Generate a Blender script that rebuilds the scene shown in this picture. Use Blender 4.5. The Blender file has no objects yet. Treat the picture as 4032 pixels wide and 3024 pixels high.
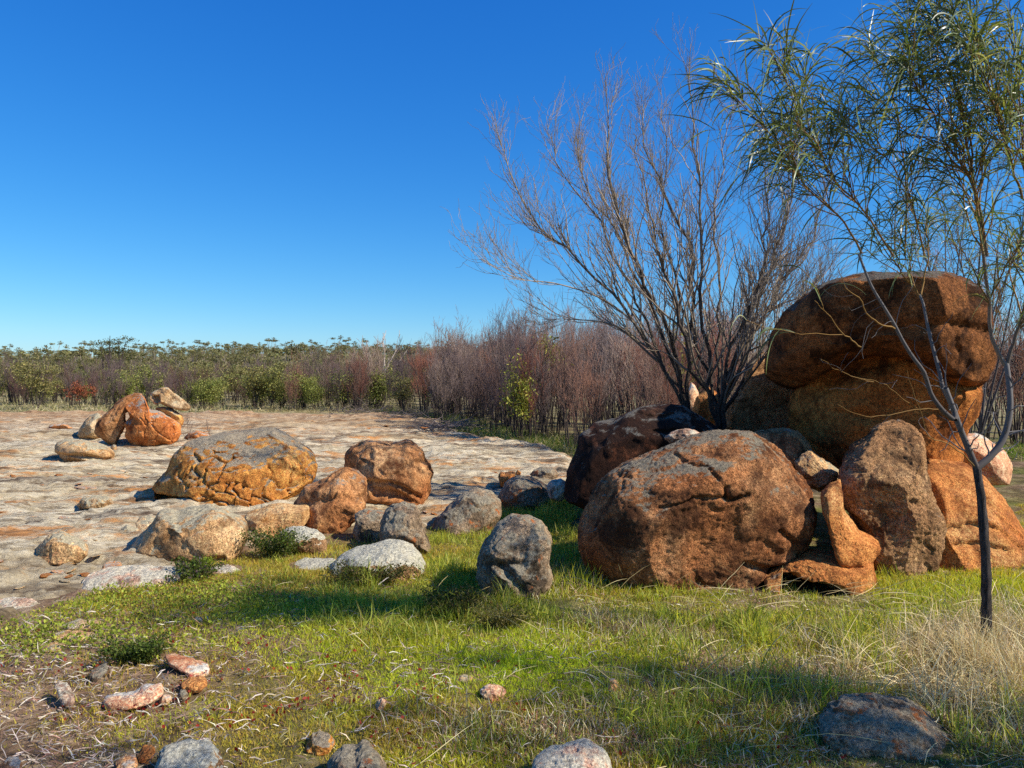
import bpy, math, random
import numpy as np
from mathutils import Vector

# ------------------------------------------------------------------ camera, world, sun, exposure
scene = bpy.context.scene
CAM_H = 1.6
W_SRC, H_SRC = 4032.0, 3024.0
HFOV = math.radians(67.0)
PITCH = math.radians(-0.67)
cam_data = bpy.data.cameras.new("camera")
cam = bpy.data.objects.new("camera", cam_data)
scene.collection.objects.link(cam)
cam.location = (0, 0, CAM_H)
cam.rotation_euler = (math.pi / 2 + PITCH, 0, 0)
cam_data.sensor_fit = 'HORIZONTAL'
cam_data.angle = HFOV
cam_data.clip_start = 0.05
cam_data.clip_end = 9000
scene.camera = cam

SUN_EL = math.radians(40)
SUN_AZ = math.radians(110)          # clockwise from the view direction (+Y)
sun_dir = Vector((math.sin(SUN_AZ) * math.cos(SUN_EL), math.cos(SUN_AZ) * math.cos(SUN_EL), math.sin(SUN_EL)))
world = bpy.data.worlds.new("World")
scene.world = world
world.use_nodes = True
wn = world.node_tree.nodes
wl = world.node_tree.links
wn.clear()
w_out = wn.new('ShaderNodeOutputWorld')
w_bg = wn.new('ShaderNodeBackground')
w_sky = wn.new('ShaderNodeTexSky')
w_sky.sky_type = 'NISHITA'
w_sky.sun_disc = False
w_sky.sun_elevation = SUN_EL
w_sky.sun_rotation = SUN_AZ
w_sky.altitude = 300
w_sky.air_density = 1.0
w_sky.dust_density = 0.3
w_sky.ozone_density = 4.0
w_hsv = wn.new('ShaderNodeHueSaturation')
w_hsv.inputs['Saturation'].default_value = 1.25
w_hsv.inputs['Value'].default_value = 1.0
w_bg.inputs['Strength'].default_value = 0.11
wl.new(w_sky.outputs[0], w_hsv.inputs['Color'])
# one colour grade for the whole sky: the deep polarised blue the phone recorded
w_sep = wn.new('ShaderNodeSeparateColor')
w_com = wn.new('ShaderNodeCombineColor')
wl.new(w_hsv.outputs[0], w_sep.inputs[0])
for i_, (g_, k_) in enumerate(((1.18, 0.56), (0.92, 0.715), (0.62, 0.845))):
    a_ = wn.new('ShaderNodeMath'); a_.operation = 'MULTIPLY'; a_.inputs[1].default_value = 0.11
    b_ = wn.new('ShaderNodeMath'); b_.operation = 'POWER'; b_.inputs[1].default_value = g_
    c_ = wn.new('ShaderNodeMath'); c_.operation = 'MULTIPLY'; c_.inputs[1].default_value = k_ / 0.11
    wl.new(w_sep.outputs[i_], a_.inputs[0]); wl.new(a_.outputs[0], b_.inputs[0]); wl.new(b_.outputs[0], c_.inputs[0])
    wl.new(c_.outputs[0], w_com.inputs[i_])
wl.new(w_com.outputs[0], w_bg.inputs['Color'])
wl.new(w_bg.outputs[0], w_out.inputs['Surface'])

sun_data = bpy.data.lights.new("sun", 'SUN')
sun_data.energy = 5.0
sun_data.angle = math.radians(0.53)
sun_data.color = (1.0, 0.93, 0.82)
sun = bpy.data.objects.new("sun", sun_data)
scene.collection.objects.link(sun)
sun.location = (20, -8, 20)
sun.rotation_euler = sun_dir.to_track_quat('Z', 'Y').to_euler()

scene.render.engine = 'CYCLES'
scene.view_settings.view_transform = 'Standard'
scene.view_settings.look = 'None'
scene.view_settings.exposure = 0.48
scene.view_settings.gamma = 1.0
scene.view_settings.use_curve_mapping = False
scene.cycles.max_bounces = 6
scene.cycles.diffuse_bounces = 3
scene.cycles.glossy_bounces = 2
scene.cycles.transmission_bounces = 3
scene.cycles.transparent_max_bounces = 4
scene.cycles.use_denoising = False
scene.cycles.denoiser = 'OPENIMAGEDENOISE'
scene.cycles.denoising_input_passes = 'RGB_ALBEDO_NORMAL'

# ------------------------------------------------------------------ photograph geometry -> place
F_PX = (W_SRC / 2) / math.tan(HFOV / 2)
REG = {'A': (0, 1250, 2.212), 'B': (900, 1250, 2.212), 'C': (1500, 1150, 2.212), 'D': (2100, 1500, 1.8433),
       'E': (2950, 1000, 2.0434), 'F': (2950, 1700, 2.0434), 'G': (0, 1900, 1.8433), 'H': (1000, 1850, 1.7015),
       'K': (0, 2274, 2.212), 'L': (1000, 2274, 2.212), 'M': (2000, 2274, 2.212), 'N': (3032, 2274, 2.212),
       'S': (0, 0, 1.0), 'T': (0, 0, 0.54861), 'U': (2700, 0, 0.952), 'V': (2400, 900, 1.269)}


def src(reg, pts):
    ox, oy, s = REG[reg]
    p = np.asarray(pts, float)
    return np.stack([ox + p[:, 0] / s, oy + p[:, 1] / s], 1)


def rays(pts):
    p = np.asarray(pts, float)
    u = (p[:, 0] - W_SRC / 2) / F_PX
    v = -(p[:, 1] - H_SRC / 2) / F_PX
    c, s = math.cos(PITCH), math.sin(PITCH)
    return np.stack([u, c - v * s, s + v * c], 1)


def at_depth(pts, d):
    """points of the photograph at world distance y = d (scalar or per point)"""
    r = rays(pts)
    t = np.asarray(d, float) / r[:, 1]
    o = r * t[:, None] if np.ndim(t) else r * t
    o[:, 2] += CAM_H
    return o


def on_ground(pts):
    r = rays(pts)
    t = CAM_H / np.maximum(-r[:, 2], 1e-4)
    return (r * t[:, None])[:, :2]


def project(x, y, z):
    """place -> display pixels (2212 wide)"""
    c, s = math.cos(PITCH), math.sin(PITCH)
    zz = z - CAM_H
    f = y * c + zz * s
    v = -y * s + zz * c
    return (W_SRC / 2 + x / f * F_PX) * 0.54861, (H_SRC / 2 - v / f * F_PX) * 0.54861


# ------------------------------------------------------------------ noise
_rs = np.random.RandomState(7)
_perm = _rs.permutation(256)
_perm = np.concatenate([_perm, _perm, _perm])
_grad = _rs.normal(size=(256, 3))
_grad /= np.linalg.norm(_grad, axis=1)[:, None]
_cell = _rs.rand(256, 3)


def pnoise(p):
    i = np.floor(p).astype(int)
    f = p - i
    u = f * f * f * (f * (f * 6 - 15) + 10)
    i &= 255
    out = np.zeros(len(p))
    for dx in (0, 1):
        wx = u[:, 0] if dx else 1 - u[:, 0]
        for dy in (0, 1):
            wy = u[:, 1] if dy else 1 - u[:, 1]
            for dz in (0, 1):
                wz = u[:, 2] if dz else 1 - u[:, 2]
                h = _perm[_perm[_perm[i[:, 0] + dx] + i[:, 1] + dy] + i[:, 2] + dz]
                g = _grad[h]
                out += wx * wy * wz * (g[:, 0] * (f[:, 0] - dx) + g[:, 1] * (f[:, 1] - dy) + g[:, 2] * (f[:, 2] - dz))
    return out * 1.6


def fbm(p, octaves=4, gain=0.5, lac=2.03):
    o = np.zeros(len(p)); a = 1.0
    q = np.array(p, float)
    for _ in range(octaves):
        o += a * pnoise(q)
        q = q * lac + 17.3
        a *= gain
    return o


def noise2(x, y, scale, octaves=3, seed=0.0):
    p = np.stack([np.ravel(x) * scale + seed, np.ravel(y) * scale - seed * 1.7, np.full(np.size(x), seed * 0.61)], 1)
    return fbm(p, octaves).reshape(np.shape(x))


def voronoi(p):
    i = np.floor(p).astype(int)
    n = len(p)
    f1 = np.full(n, 9.0); f2 = np.full(n, 9.0); ident = np.zeros(n, int)
    for dx in (-1, 0, 1):
        for dy in (-1, 0, 1):
            for dz in (-1, 0, 1):
                c = i + np.array((dx, dy, dz))
                m = c & 255
                h = _perm[_perm[_perm[m[:, 0]] + m[:, 1]] + m[:, 2]]
                q = c + 0.08 + 0.84 * _cell[h]
                d = np.linalg.norm(q - p, axis=1)
                cid = (c[:, 0] & 1023) * 1048576 + (c[:, 1] & 1023) * 1024 + (c[:, 2] & 1023)
                near = d < f1
                f2 = np.where(near, f1, np.minimum(f2, d))
                ident = np.where(near, cid, ident)
                f1 = np.where(near, d, f1)
    return f1, f2, ident


def sstep(a, b, x):
    t = np.clip((x - a) / (b - a), 0, 1)
    return t * t * (3 - 2 * t)


def seg_dist(x, z, poly, closed=True):
    """distance to a polyline / polygon outline"""
    d = np.full(np.shape(x), 1e9)
    k = len(poly)
    for a in range(k if closed else k - 1):
        p, q = poly[a], poly[(a + 1) % k]
        e = q - p
        L = max(float(e @ e), 1e-12)
        t = np.clip(((x - p[0]) * e[0] + (z - p[1]) * e[1]) / L, 0, 1)
        d = np.minimum(d, np.hypot(x - p[0] - t * e[0], z - p[1] - t * e[1]))
    return d


def in_poly(x, z, poly):
    r = np.zeros(np.shape(x), bool)
    k = len(poly)
    for a in range(k):
        p, q = poly[a], poly[(a + 1) % k]
        c = ((p[1] > z) != (q[1] > z))
        xi = (q[0] - p[0]) * (z - p[1]) / (q[1] - p[1] + 1e-12) + p[0]
        r ^= c & (x < xi)
    return r


def sdist(x, z, poly):
    d = seg_dist(x, z, poly)
    return np.where(in_poly(x, z, poly), d, -d)


# ------------------------------------------------------------------ meshes and objects
C = scene.collection


def mk_mesh(name, V, faces, col=None, smooth=True):
    """V (n,3); faces: list of int arrays (m,k)"""
    me = bpy.data.meshes.new(name)
    V = np.ascontiguousarray(V, np.float32)
    me.vertices.add(len(V))
    me.vertices.foreach_set('co', V.ravel())
    faces = [np.asarray(f, np.int32) for f in faces if len(f)]
    loops = np.concatenate([f.ravel() for f in faces])
    tot = np.concatenate([np.full(len(f), f.shape[1], np.int32) for f in faces])
    start = np.concatenate([[0], np.cumsum(tot)[:-1]]).astype(np.int32)
    me.loops.add(len(loops))
    me.loops.foreach_set('vertex_index', loops.astype(np.int32))
    me.polygons.add(len(tot))
    me.polygons.foreach_set('loop_start', start)
    me.polygons.foreach_set('loop_total', tot)
    me.polygons.foreach_set('use_smooth', np.full(len(tot), smooth))
    if col is not None:
        a = me.color_attributes.new('Col', 'FLOAT_COLOR', 'POINT')
        c = np.ones((len(V), 4), np.float32)
        c[:, :3] = col
        a.data.foreach_set('color', c.ravel())
    me.update(calc_edges=True)
    return me


def link(name, me, mat=None, parent=None, loc=(0, 0, 0)):
    o = bpy.data.objects.new(name, me)
    C.objects.link(o)
    if mat is not None and not me.materials:
        me.materials.append(mat)
    o.location = loc
    o.parent = parent
    return o


def tag(o, label=None, cat=None, group=None, kind=None):
    if label: o['label'] = label
    if cat: o['category'] = cat
    if group: o['group'] = group
    if kind: o['kind'] = kind
    return o


def empty(name, loc):
    o = bpy.data.objects.new(name, None)
    o.empty_display_size = 0.2
    C.objects.link(o)
    o.location = loc
    return o


# ------------------------------------------------------------------ materials
def srgb(h):
    h = h.lstrip('#')
    v = [int(h[i:i + 2], 16) / 255 for i in (0, 2, 4)]
    return tuple((c / 12.92 if c <= 0.04045 else ((c + 0.055) / 1.055) ** 2.4) for c in v)


class NT:
    def __init__(self, name):
        self.m = bpy.data.materials.new(name)
        self.m.use_nodes = True
        self.t = self.m.node_tree
        self.t.nodes.clear()
        self.out = self.n('ShaderNodeOutputMaterial')

    def n(self, typ, **kw):
        nd = self.t.nodes.new(typ)
        for k, v in kw.items():
            if k in nd.inputs and not hasattr(nd, k):
                nd.inputs[k].default_value = v
            elif hasattr(nd, k):
                setattr(nd, k, v)
            else:
                nd.inputs[k].default_value = v
        return nd

    def l(self, a, b):
        self.t.links.new(a, b)

    def noise(self, vec, scale, detail=4, rough=0.55, dist=0.0):
        nd = self.n('ShaderNodeTexNoise')
        nd.inputs['Scale'].default_value = scale
        nd.inputs['Detail'].default_value = detail
        nd.inputs['Roughness'].default_value = rough
        nd.inputs['Distortion'].default_value = dist
        self.l(vec, nd.inputs['Vector'])
        return nd.outputs[0]

    def ramp(self, fac, stops, interp='LINEAR'):
        nd = self.n('ShaderNodeValToRGB')
        r = nd.color_ramp
        r.interpolation = interp
        while len(r.elements) < len(stops):
            r.elements.new(0.5)
        for e, (p, c) in zip(r.elements, stops):
            e.position = p
            e.color = (c, c, c, 1) if np.isscalar(c) else (*c, 1)
        self.l(fac, nd.inputs[0])
        return nd.outputs[0]

    def mix(self, fac, a, b, blend='MIX'):
        nd = self.n('ShaderNodeMix')
        nd.data_type = 'RGBA'
        nd.blend_type = blend
        for val, idx in ((fac, 0), (a, 6), (b, 7)):
            if hasattr(val, 'is_output'):
                self.l(val, nd.inputs[idx])
            elif idx == 0:
                nd.inputs[0].default_value = val
            else:
                nd.inputs[idx].default_value = (*val, 1)
        return nd.outputs[2]

    def math(self, op, a, b=None, c=None):
        nd = self.n('ShaderNodeMath')
        nd.operation = op
        for i, v in enumerate((a, b, c)):
            if v is None: continue
            if hasattr(v, 'is_output'): self.l(v, nd.inputs[i])
            else: nd.inputs[i].default_value = v
        return nd.outputs[0]

    def bump(self, h, strength, dist, normal=None):
        nd = self.n('ShaderNodeBump')
        nd.inputs['Strength'].default_value = strength
        nd.inputs['Distance'].default_value = dist
        self.l(h, nd.inputs['Height'])
        if normal is not None: self.l(normal, nd.inputs['Normal'])
        return nd.outputs[0]

    def coords(self):
        """object coordinates shifted by the object's place, so like rocks differ"""
        tc = self.n('ShaderNodeTexCoord')
        oi = self.n('ShaderNodeObjectInfo')
        ad = self.n('ShaderNodeVectorMath')
        ad.operation = 'ADD'
        self.l(tc.outputs['Object'], ad.inputs[0])
        self.l(oi.outputs['Location'], ad.inputs[1])
        return ad.outputs[0]

    def stretch(self, vec, s):
        nd = self.n('ShaderNodeVectorMath')
        nd.operation = 'MULTIPLY'
        self.l(vec, nd.inputs[0])
        nd.inputs[1].default_value = s
        return nd.outputs[0]

    def principled(self, col, rough=0.9, normal=None, spec=0.15):
        b = self.n('ShaderNodeBsdfPrincipled')
        if hasattr(col, 'is_output'): self.l(col, b.inputs['Base Color'])
        else: b.inputs['Base Color'].default_value = (*col, 1)
        b.inputs['Roughness'].default_value = rough
        b.inputs['Specular IOR Level'].default_value = spec
        if normal is not None: self.l(normal, b.inputs['Normal'])
        self.l(b.outputs[0], self.out.inputs['Surface'])
        return b


def rock_mat(name, c1, c2, c3, dark='#2a1a12', dark_amt=0.35, lichen='#9a9a8c', lichen_amt=0.3, top=0.5, spot=None, spot_amt=0.0,
             bump=0.5, sc=1.0, streak=0.55):
    m = NT(name)
    co = m.coords()
    n1 = m.noise(co, 1.6 * sc, 7, 0.6, 0.3)
    base = m.ramp(n1, [(0.30, srgb(c1)), (0.5, srgb(c2)), (0.70, srgb(c3))])
    # grains of the granite
    g = m.noise(co, 95, 3, 0.6)
    base = m.mix(0.85, base, m.ramp(g, [(0.34, 0.12), (0.5, 0.55), (0.66, 0.98)]), 'OVERLAY')
    g2 = m.noise(co, 26, 5, 0.65)
    base = m.mix(0.6, base, m.ramp(g2, [(0.32, 0.15), (0.5, 0.52), (0.68, 0.9)]), 'OVERLAY')
    # desert varnish and black weathering
    nd = m.noise(co, 3.1 * sc, 9, 0.68, 0.4)
    lo = 0.62 - 0.3 * dark_amt
    dm = m.ramp(nd, [(lo, 0.0), (lo + 0.13, 1.0)])
    dm = m.math('MULTIPLY', dm, 0.85)
    base = m.mix(dm, base, srgb(dark))
    sk = m.noise(m.stretch(co, (7.0, 7.0, 0.9)), 1.0, 6, 0.7, 0.3)
    base = m.mix(m.math('MULTIPLY', m.ramp(sk, [(0.50, 0.0), (0.64, 1.0)]), streak), base, tuple(0.5 * a_ + 0.25 * b_ for a_, b_ in zip(srgb(dark), srgb(c1))))
    # lichen crust, most on faces that look up
    geo = m.n('ShaderNodeNewGeometry')
    sx = m.n('ShaderNodeSeparateXYZ')
    m.l(geo.outputs['Normal'], sx.inputs[0])
    nl = m.noise(co, 4.3 * sc, 10, 0.72, 0.2)
    up = m.math('MULTIPLY_ADD', sx.outputs['Z'], 0.22 * top, -0.11 * top)
    lm = m.math('ADD', nl, up)
    lo = 0.66 - 0.34 * lichen_amt
    lm = m.ramp(lm, [(lo, 0.0), (lo + 0.055, 1.0)])
    nl2 = m.noise(co, 60, 4, 0.7)
    lcol = m.mix(m.ramp(nl2, [(0.36, 0.0), (0.62, 1.0)]), tuple(v * 0.35 for v in srgb(lichen)), srgb(lichen))
    base = m.mix(m.math('MULTIPLY', lm, 0.9), base, lcol)
    if spot:
        ns = m.noise(co, 7.7 * sc, 6, 0.65)
        lo = 0.72 - 0.3 * spot_amt
        base = m.mix(m.ramp(ns, [(lo, 0.0), (lo + 0.05, 1.0)]), base, srgb(spot))
    h1 = m.noise(co, 24, 9, 0.68)
    h2 = m.noise(co, 130, 5, 0.75)
    h3 = m.ramp(m.noise(co, 42, 4, 0.6), [(0.3, 0.0), (0.46, 1.0)])
    hh = m.math('ADD', m.math('MULTIPLY', h1, 0.65), m.math('MULTIPLY', h2, 0.45))
    hh = m.math('ADD', hh, m.math('MULTIPLY', h3, 0.25))
    nrm = m.bump(hh, min(1.0, bump * 1.35), 0.038)
    m.principled(base, 0.92, nrm, 0.12)
    return m.m


M = {}
M['orange'] = rock_mat('rock_orange', '#a8642c', '#cc8a44', '#d8a060', '#5a2e16', 0.3, '#b0a68e', 0.30, 1.9, bump=0.65)
M['redplate'] = rock_mat('rock_red_plates', '#96522c', '#b86f3a', '#cd8a50', '#6a3018', 0.3, '#b0aa9a', 0.30, 1.8, bump=0.35)
M['brown'] = rock_mat('rock_brown', '#8a4e2a', '#a87046', '#bb8e64', '#3a2216', 0.5, '#a09680', 0.22, 1.7, '#a86434', 0.22, bump=0.8)
M['dark'] = rock_mat('rock_dark', '#4a2c1e', '#6e4028', '#5c4436', '#1e1714', 0.95, '#8a8478', 0.28, 0.8, bump=0.85)
M['tan'] = rock_mat('rock_tan', '#a4784a', '#bb9466', '#cbb08a', '#5e4228', 0.34, '#c2b898', 0.33, 1.2, bump=0.45)
M['tanplain'] = rock_mat('rock_tan_plain', '#a87c4c', '#be9462', '#cca878', '#9a6028', 0.25, '#c2b898', 0.05, 0.6, bump=0.35)
M['lump'] = rock_mat('rock_lumpy', '#864c28', '#a87448', '#bd9266', '#4a2412', 0.38, '#9c9484', 0.16, 0.8, bump=0.5)
M['grey'] = rock_mat('rock_grey', '#86705a', '#a0886c', '#b49672', '#3a3026', 0.42, '#b6aa90', 0.46, 0.7, '#b06a3c', 0.42, bump=0.8)
M['white'] = rock_mat('rock_white_lichen', '#7a5438', '#94704c', '#a88460', '#33221a', 0.4, '#e0dac0', 0.56, 2.4, bump=0.6)
M['speck'] = rock_mat('rock_speckled', '#b08a72', '#c8a488', '#d2b496', '#3c2c24', 0.45, '#e2d8bc', 0.62, 0.2, bump=0.5)
M['shade'] = rock_mat('rock_cap', '#5c381e', '#80502c', '#9a6438', '#2a190f', 0.55, '#7a7264', 0.16, 1.8, bump=0.6)
M['stem'] = rock_mat('rock_stem', '#8a4e24', '#b06c32', '#c27e40', '#4a2812', 0.42, '#8a8272', 0.05, 0.5, bump=0.6)
M['orange2'] = rock_mat('rock_bright_orange', '#a8602e', '#c27e44', '#cf9a62', '#6a3a1e', 0.38, '#b8ac94', 0.08, 0.5, bump=0.6)
M['buff'] = rock_mat('rock_buff', '#946844', '#ac8258', '#ba946c', '#46301f', 0.42, '#a8a090', 0.1, 0.5, bump=0.7)
M['pink'] = rock_mat('rock_pink', '#c08660', '#d6a27a', '#dcb494', '#8a4a2c', 0.2, '#dcd8c8', 0.3, 0.5, bump=0.4)
M['flake'] = rock_mat('rock_flake', '#a8683a', '#c48a58', '#cda882', '#4a3020', 0.3, '#c2bcac', 0.3, 0.8, bump=0.4)


def platform_mat():
    m = NT('rock_sheet')
    tc = m.n('ShaderNodeTexCoord')
    co = tc.outputs['Object']
    rot = m.n('ShaderNodeVectorRotate')
    rot.rotation_type = 'Z_AXIS'
    rot.inputs['Angle'].default_value = -0.12
    m.l(co, rot.inputs['Vector'])
    co = rot.outputs[0]
    st = m.stretch(co, (0.45, 1.35, 1.0))
    n0 = m.noise(st, 0.16, 4, 0.55, 0.4)
    n1 = m.noise(st, 0.5, 6, 0.6, 0.3)
    n2 = m.noise(st, 2.0, 12, 0.78, 0.25)
    n3 = m.noise(st, 6.0, 10, 0.8, 0.2)
    a = m.math('ADD', m.math('MULTIPLY', n1, 0.35), m.math('MULTIPLY', n2, 0.65))
    base = m.ramp(a, [(0.36, srgb('#5c4636')), (0.44, srgb('#9a8468')), (0.50, srgb('#c6b698')), (0.56, srgb('#e0d4bc')), (0.64, srgb('#9c8064'))])
    # grey and white crust in wide zones
    base = m.mix(m.ramp(m.math('ADD', m.math('MULTIPLY', n0, 0.6), m.math('MULTIPLY', n3, 0.4)), [(0.45, 0.0), (0.55, 0.85)]), base, m.ramp(n3, [(0.42, srgb('#857a68')), (0.54, srgb('#e2d8c4'))]))
    # orange fresh stone where the surface has flaked
    no = m.noise(st, 0.9, 12, 0.76, 0.3)
    base = m.mix(m.ramp(no, [(0.535, 0.0), (0.60, 0.9)]), base, m.mix(n3, srgb('#b8763c'), srgb('#dca468')))
    # dark water stains and black lichen
    nd = m.noise(m.stretch(co, (0.25, 1.9, 1.0)), 0.8, 12, 0.78, 0.3)
    base = m.mix(m.ramp(nd, [(0.51, 0.0), (0.60, 0.85)]), base, srgb('#4e382c'))
    base = m.mix(m.ramp(m.noise(st, 3.4, 12, 0.82, 0.2), [(0.53, 0.0), (0.60, 0.75)]), base, srgb('#54412f'))
    sp = m.n('ShaderNodeSeparateXYZ')
    m.l(tc.outputs['Object'], sp.inputs[0])
    # old red-brown skin on the far half
    far = m.ramp(m.math('ADD', m.math('MULTIPLY', sp.outputs['Y'], 0.02), m.math('MULTIPLY', n2, 0.55)), [(0.62, 0.0), (0.90, 0.8)])
    base = m.mix(far, base, m.ramp(n3, [(0.40, srgb('#5e3e2c')), (0.46, srgb('#946e50')), (0.53, srgb('#b08e6e')), (0.60, srgb('#cdb596'))]))
    # damp dark rock near the grass
    near = m.math('SUBTRACT', 1.0, m.ramp(m.math('ADD', m.math('MULTIPLY', sp.outputs['Y'], 0.1), m.math('MULTIPLY', n1, 0.35)), [(0.68, 0.0), (0.88, 1.0)]))
    base = m.mix(m.math('MULTIPLY', near, 0.75), base, m.ramp(n2, [(0.42, srgb('#554a3c')), (0.51, srgb('#87765f')), (0.60, srgb('#b8aa8e'))]))
    base = m.mix(1.0, base, (0.98, 0.93, 0.79), 'MULTIPLY')
    h = m.math('ADD', m.math('MULTIPLY', n2, 0.8), m.math('MULTIPLY', n3, 0.5))
    nf = m.noise(co, 34.0, 6, 0.7)
    h = m.math('ADD', h, m.math('MULTIPLY', nf, 0.25))
    m.principled(base, 0.9, m.bump(h, 0.9, 0.09), 0.15)
    return m.m


def ground_mat():
    m = NT('soil_and_moss')
    tc = m.n('ShaderNodeTexCoord')
    co = tc.outputs['Object']
    n1 = m.noise(co, 0.9, 6, 0.6, 0.3)
    n2 = m.noise(co, 5.0, 8, 0.7)
    n3 = m.noise(co, 38.0, 5, 0.7)
    base = m.ramp(n2, [(0.34, srgb('#4c3a2a')), (0.5, srgb('#776048')), (0.66, srgb('#a08a6c'))])
    base = m.mix(m.ramp(n1, [(0.42, 0.0), (0.58, 0.8)]), base, m.ramp(n2, [(0.36, srgb('#3d4418')), (0.62, srgb('#6f7330'))]))
    base = m.mix(0.5, base, m.ramp(n3, [(0.3, 0.25), (0.7, 0.8)]), 'OVERLAY')
    sp = m.n('ShaderNodeSeparateXYZ')
    m.l(co, sp.inputs[0])
    soil = m.ramp(m.math('ADD', m.math('MULTIPLY', sp.outputs['X'], -0.22), m.math('MULTIPLY', n1, 0.8)), [(0.66, 0.0), (0.86, 0.8)])
    base = m.mix(soil, base, m.ramp(n2, [(0.34, srgb('#5a4434')), (0.5, srgb('#8a6c54')), (0.64, srgb('#b0967c'))]))
    far = m.ramp(m.math('MULTIPLY', sp.outputs['Y'], 0.01), [(0.16, 0.0), (0.34, 0.85)])
    base = m.mix(far, base, m.ramp(n1, [(0.4, srgb('#6f6a44')), (0.6, srgb('#a49670'))]))
    h = m.math('ADD', n2, m.math('MULTIPLY', n3, 0.4))
    m.principled(base, 0.95, m.bump(h, 0.8, 0.06), 0.1)
    return m.m


def leaf_mat(name, rough=0.5, spec=0.3, trans=0.35, tint=(1.5, 1.4, 0.5)):
    m = NT(name)
    at = m.n('ShaderNodeAttribute')
    at.attribute_name = 'Col'
    b = m.n('ShaderNodeBsdfPrincipled')
    m.l(at.outputs['Color'], b.inputs['Base Color'])
    b.inputs['Roughness'].default_value = rough
    b.inputs['Specular IOR Level'].default_value = spec
    if trans > 0:
        t = m.n('ShaderNodeBsdfTranslucent')
        m.l(m.mix(1.0, at.outputs['Color'], tint, 'MULTIPLY'), t.inputs['Color'])
        mx = m.n('ShaderNodeMixShader')
        mx.inputs[0].default_value = trans
        m.l(b.outputs[0], mx.inputs[1])
        m.l(t.outputs[0], mx.inputs[2])
        m.l(mx.outputs[0], m.out.inputs['Surface'])
    else:
        m.l(b.outputs[0], m.out.inputs['Surface'])
    return m.m


def bark_mat(name, bump=0.5):
    m = NT(name)
    at = m.n('ShaderNodeAttribute')
    at.attribute_name = 'Col'
    tc = m.n('ShaderNodeTexCoord')
    co = m.stretch(tc.outputs['Object'], (1.0, 1.0, 0.18))
    n = m.noise(co, 70, 8, 0.75, 0.5)
    col = m.mix(1.0, at.outputs['Color'], m.ramp(n, [(0.36, 0.08), (0.5, 0.5), (0.64, 0.95)]), 'OVERLAY')
    m.principled(col, 0.9, m.bump(n, 1.0, 0.03), 0.15)
    return m.m


M['platform'] = platform_mat()
M['ground'] = ground_mat()
M['grass'] = leaf_mat('grass_blades', 0.55, 0.25, 0.45)
M['straw'] = leaf_mat('dry_straw', 0.5, 0.3, 0.2, (1.1, 1.05, 0.9))
M['leaf'] = leaf_mat('wattle_leaves', 0.38, 0.4, 0.3)
M['scrub'] = leaf_mat('scrub_leaves', 0.6, 0.25, 0.2)
M['bark'] = bark_mat('bark')
M['twig'] = leaf_mat('twigs', 0.8, 0.15, 0.0)
# ------------------------------------------------------------------ ground and rock sheet
def terrain(x, y):
    """height of the land: flat round the boulders, a low rise far behind"""
    x = np.asarray(x, float); y = np.asarray(y, float)
    r = np.hypot(x, y)
    z = 0.03 * noise2(x, y, 0.5, 3, 3.1) * sstep(2.0, 5.0, r)
    ridge = 9.5 + 4.0 * np.exp(-((x / np.maximum(y, 1) + 0.22) / 0.28) ** 2) + 4.0 * sstep(-0.1, 0.25, x / np.maximum(y, 1))
    z = z + ridge * np.clip((y - 60) / 370.0, 0, 1) ** 1.15 * (1 + 0.12 * noise2(x, y, 0.012, 2, 8.8)) - 12 * sstep(600, 2500, r)
    z = z + 0.25 * sstep(3.2, 7.0, x) * sstep(3.0, 5.0, y) * (1 - sstep(14, 20, y))
    return z


def polar_grid(angles, radii):
    A, R = np.meshgrid(angles, radii)
    x = R * np.sin(A); y = R * np.cos(A)
    nr, na = A.shape
    idx = np.arange(nr * na).reshape(nr, na)
    f = np.stack([idx[:-1, :-1].ravel(), idx[:-1, 1:].ravel(), idx[1:, 1:].ravel(), idx[1:, :-1].ravel()], 1)
    return x.ravel(), y.ravel(), f[:, ::-1]


ang = np.radians(np.concatenate([np.linspace(-180, -46, 70)[:-1], np.linspace(-46, 46, 250), np.linspace(46, 180, 70)[1:]]))
rad = np.concatenate([[0.02], np.geomspace(0.5, 4200, 240)])
gx, gy, gf = polar_grid(ang, rad)
gz0 = terrain(gx, gy)
gz0 += 0.018 * noise2(gx, gy, 2.2, 3, 5.0) * (1 - sstep(20, 40, np.hypot(gx, gy)))
sheet_px = src('T', [(-420, 1440), (0, 1352), (170, 1297), (370, 1243), (560, 1185), (720, 1155), (930, 1148), (1085, 1088), (1228, 1066),
                     (1262, 1030), (1240, 988), (1180, 970), (1100, 956), (1000, 936), (950, 907), (830, 895), (600, 893), (0, 893), (-700, 893)])
SHEET = on_ground(sheet_px)
SHEET = np.concatenate([SHEET, [(-60, 20), (-30, 4)]])


def sheet_sd(x, y):
    return sdist(x, y, SHEET) + 0.22 * noise2(x, y, 1.1, 3, 1.7)


gz0 -= 0.2 * sstep(0.3, 0.9, sheet_sd(gx, gy))      # the stone sheet lies here instead of soil
tag(link('ground', mk_mesh('ground', np.stack([gx, gy, gz0], 1), [gf]), M['ground']), 'sandy soil with moss and dry litter between the boulders', kind='structure')


ang = np.radians(np.linspace(-52, 30, 560))
rad = np.geomspace(3.9, 40, 400)
gx, gy, gf = polar_grid(ang, rad)
sd = sheet_sd(gx, gy)
z = terrain(gx, gy) + 0.03
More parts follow.
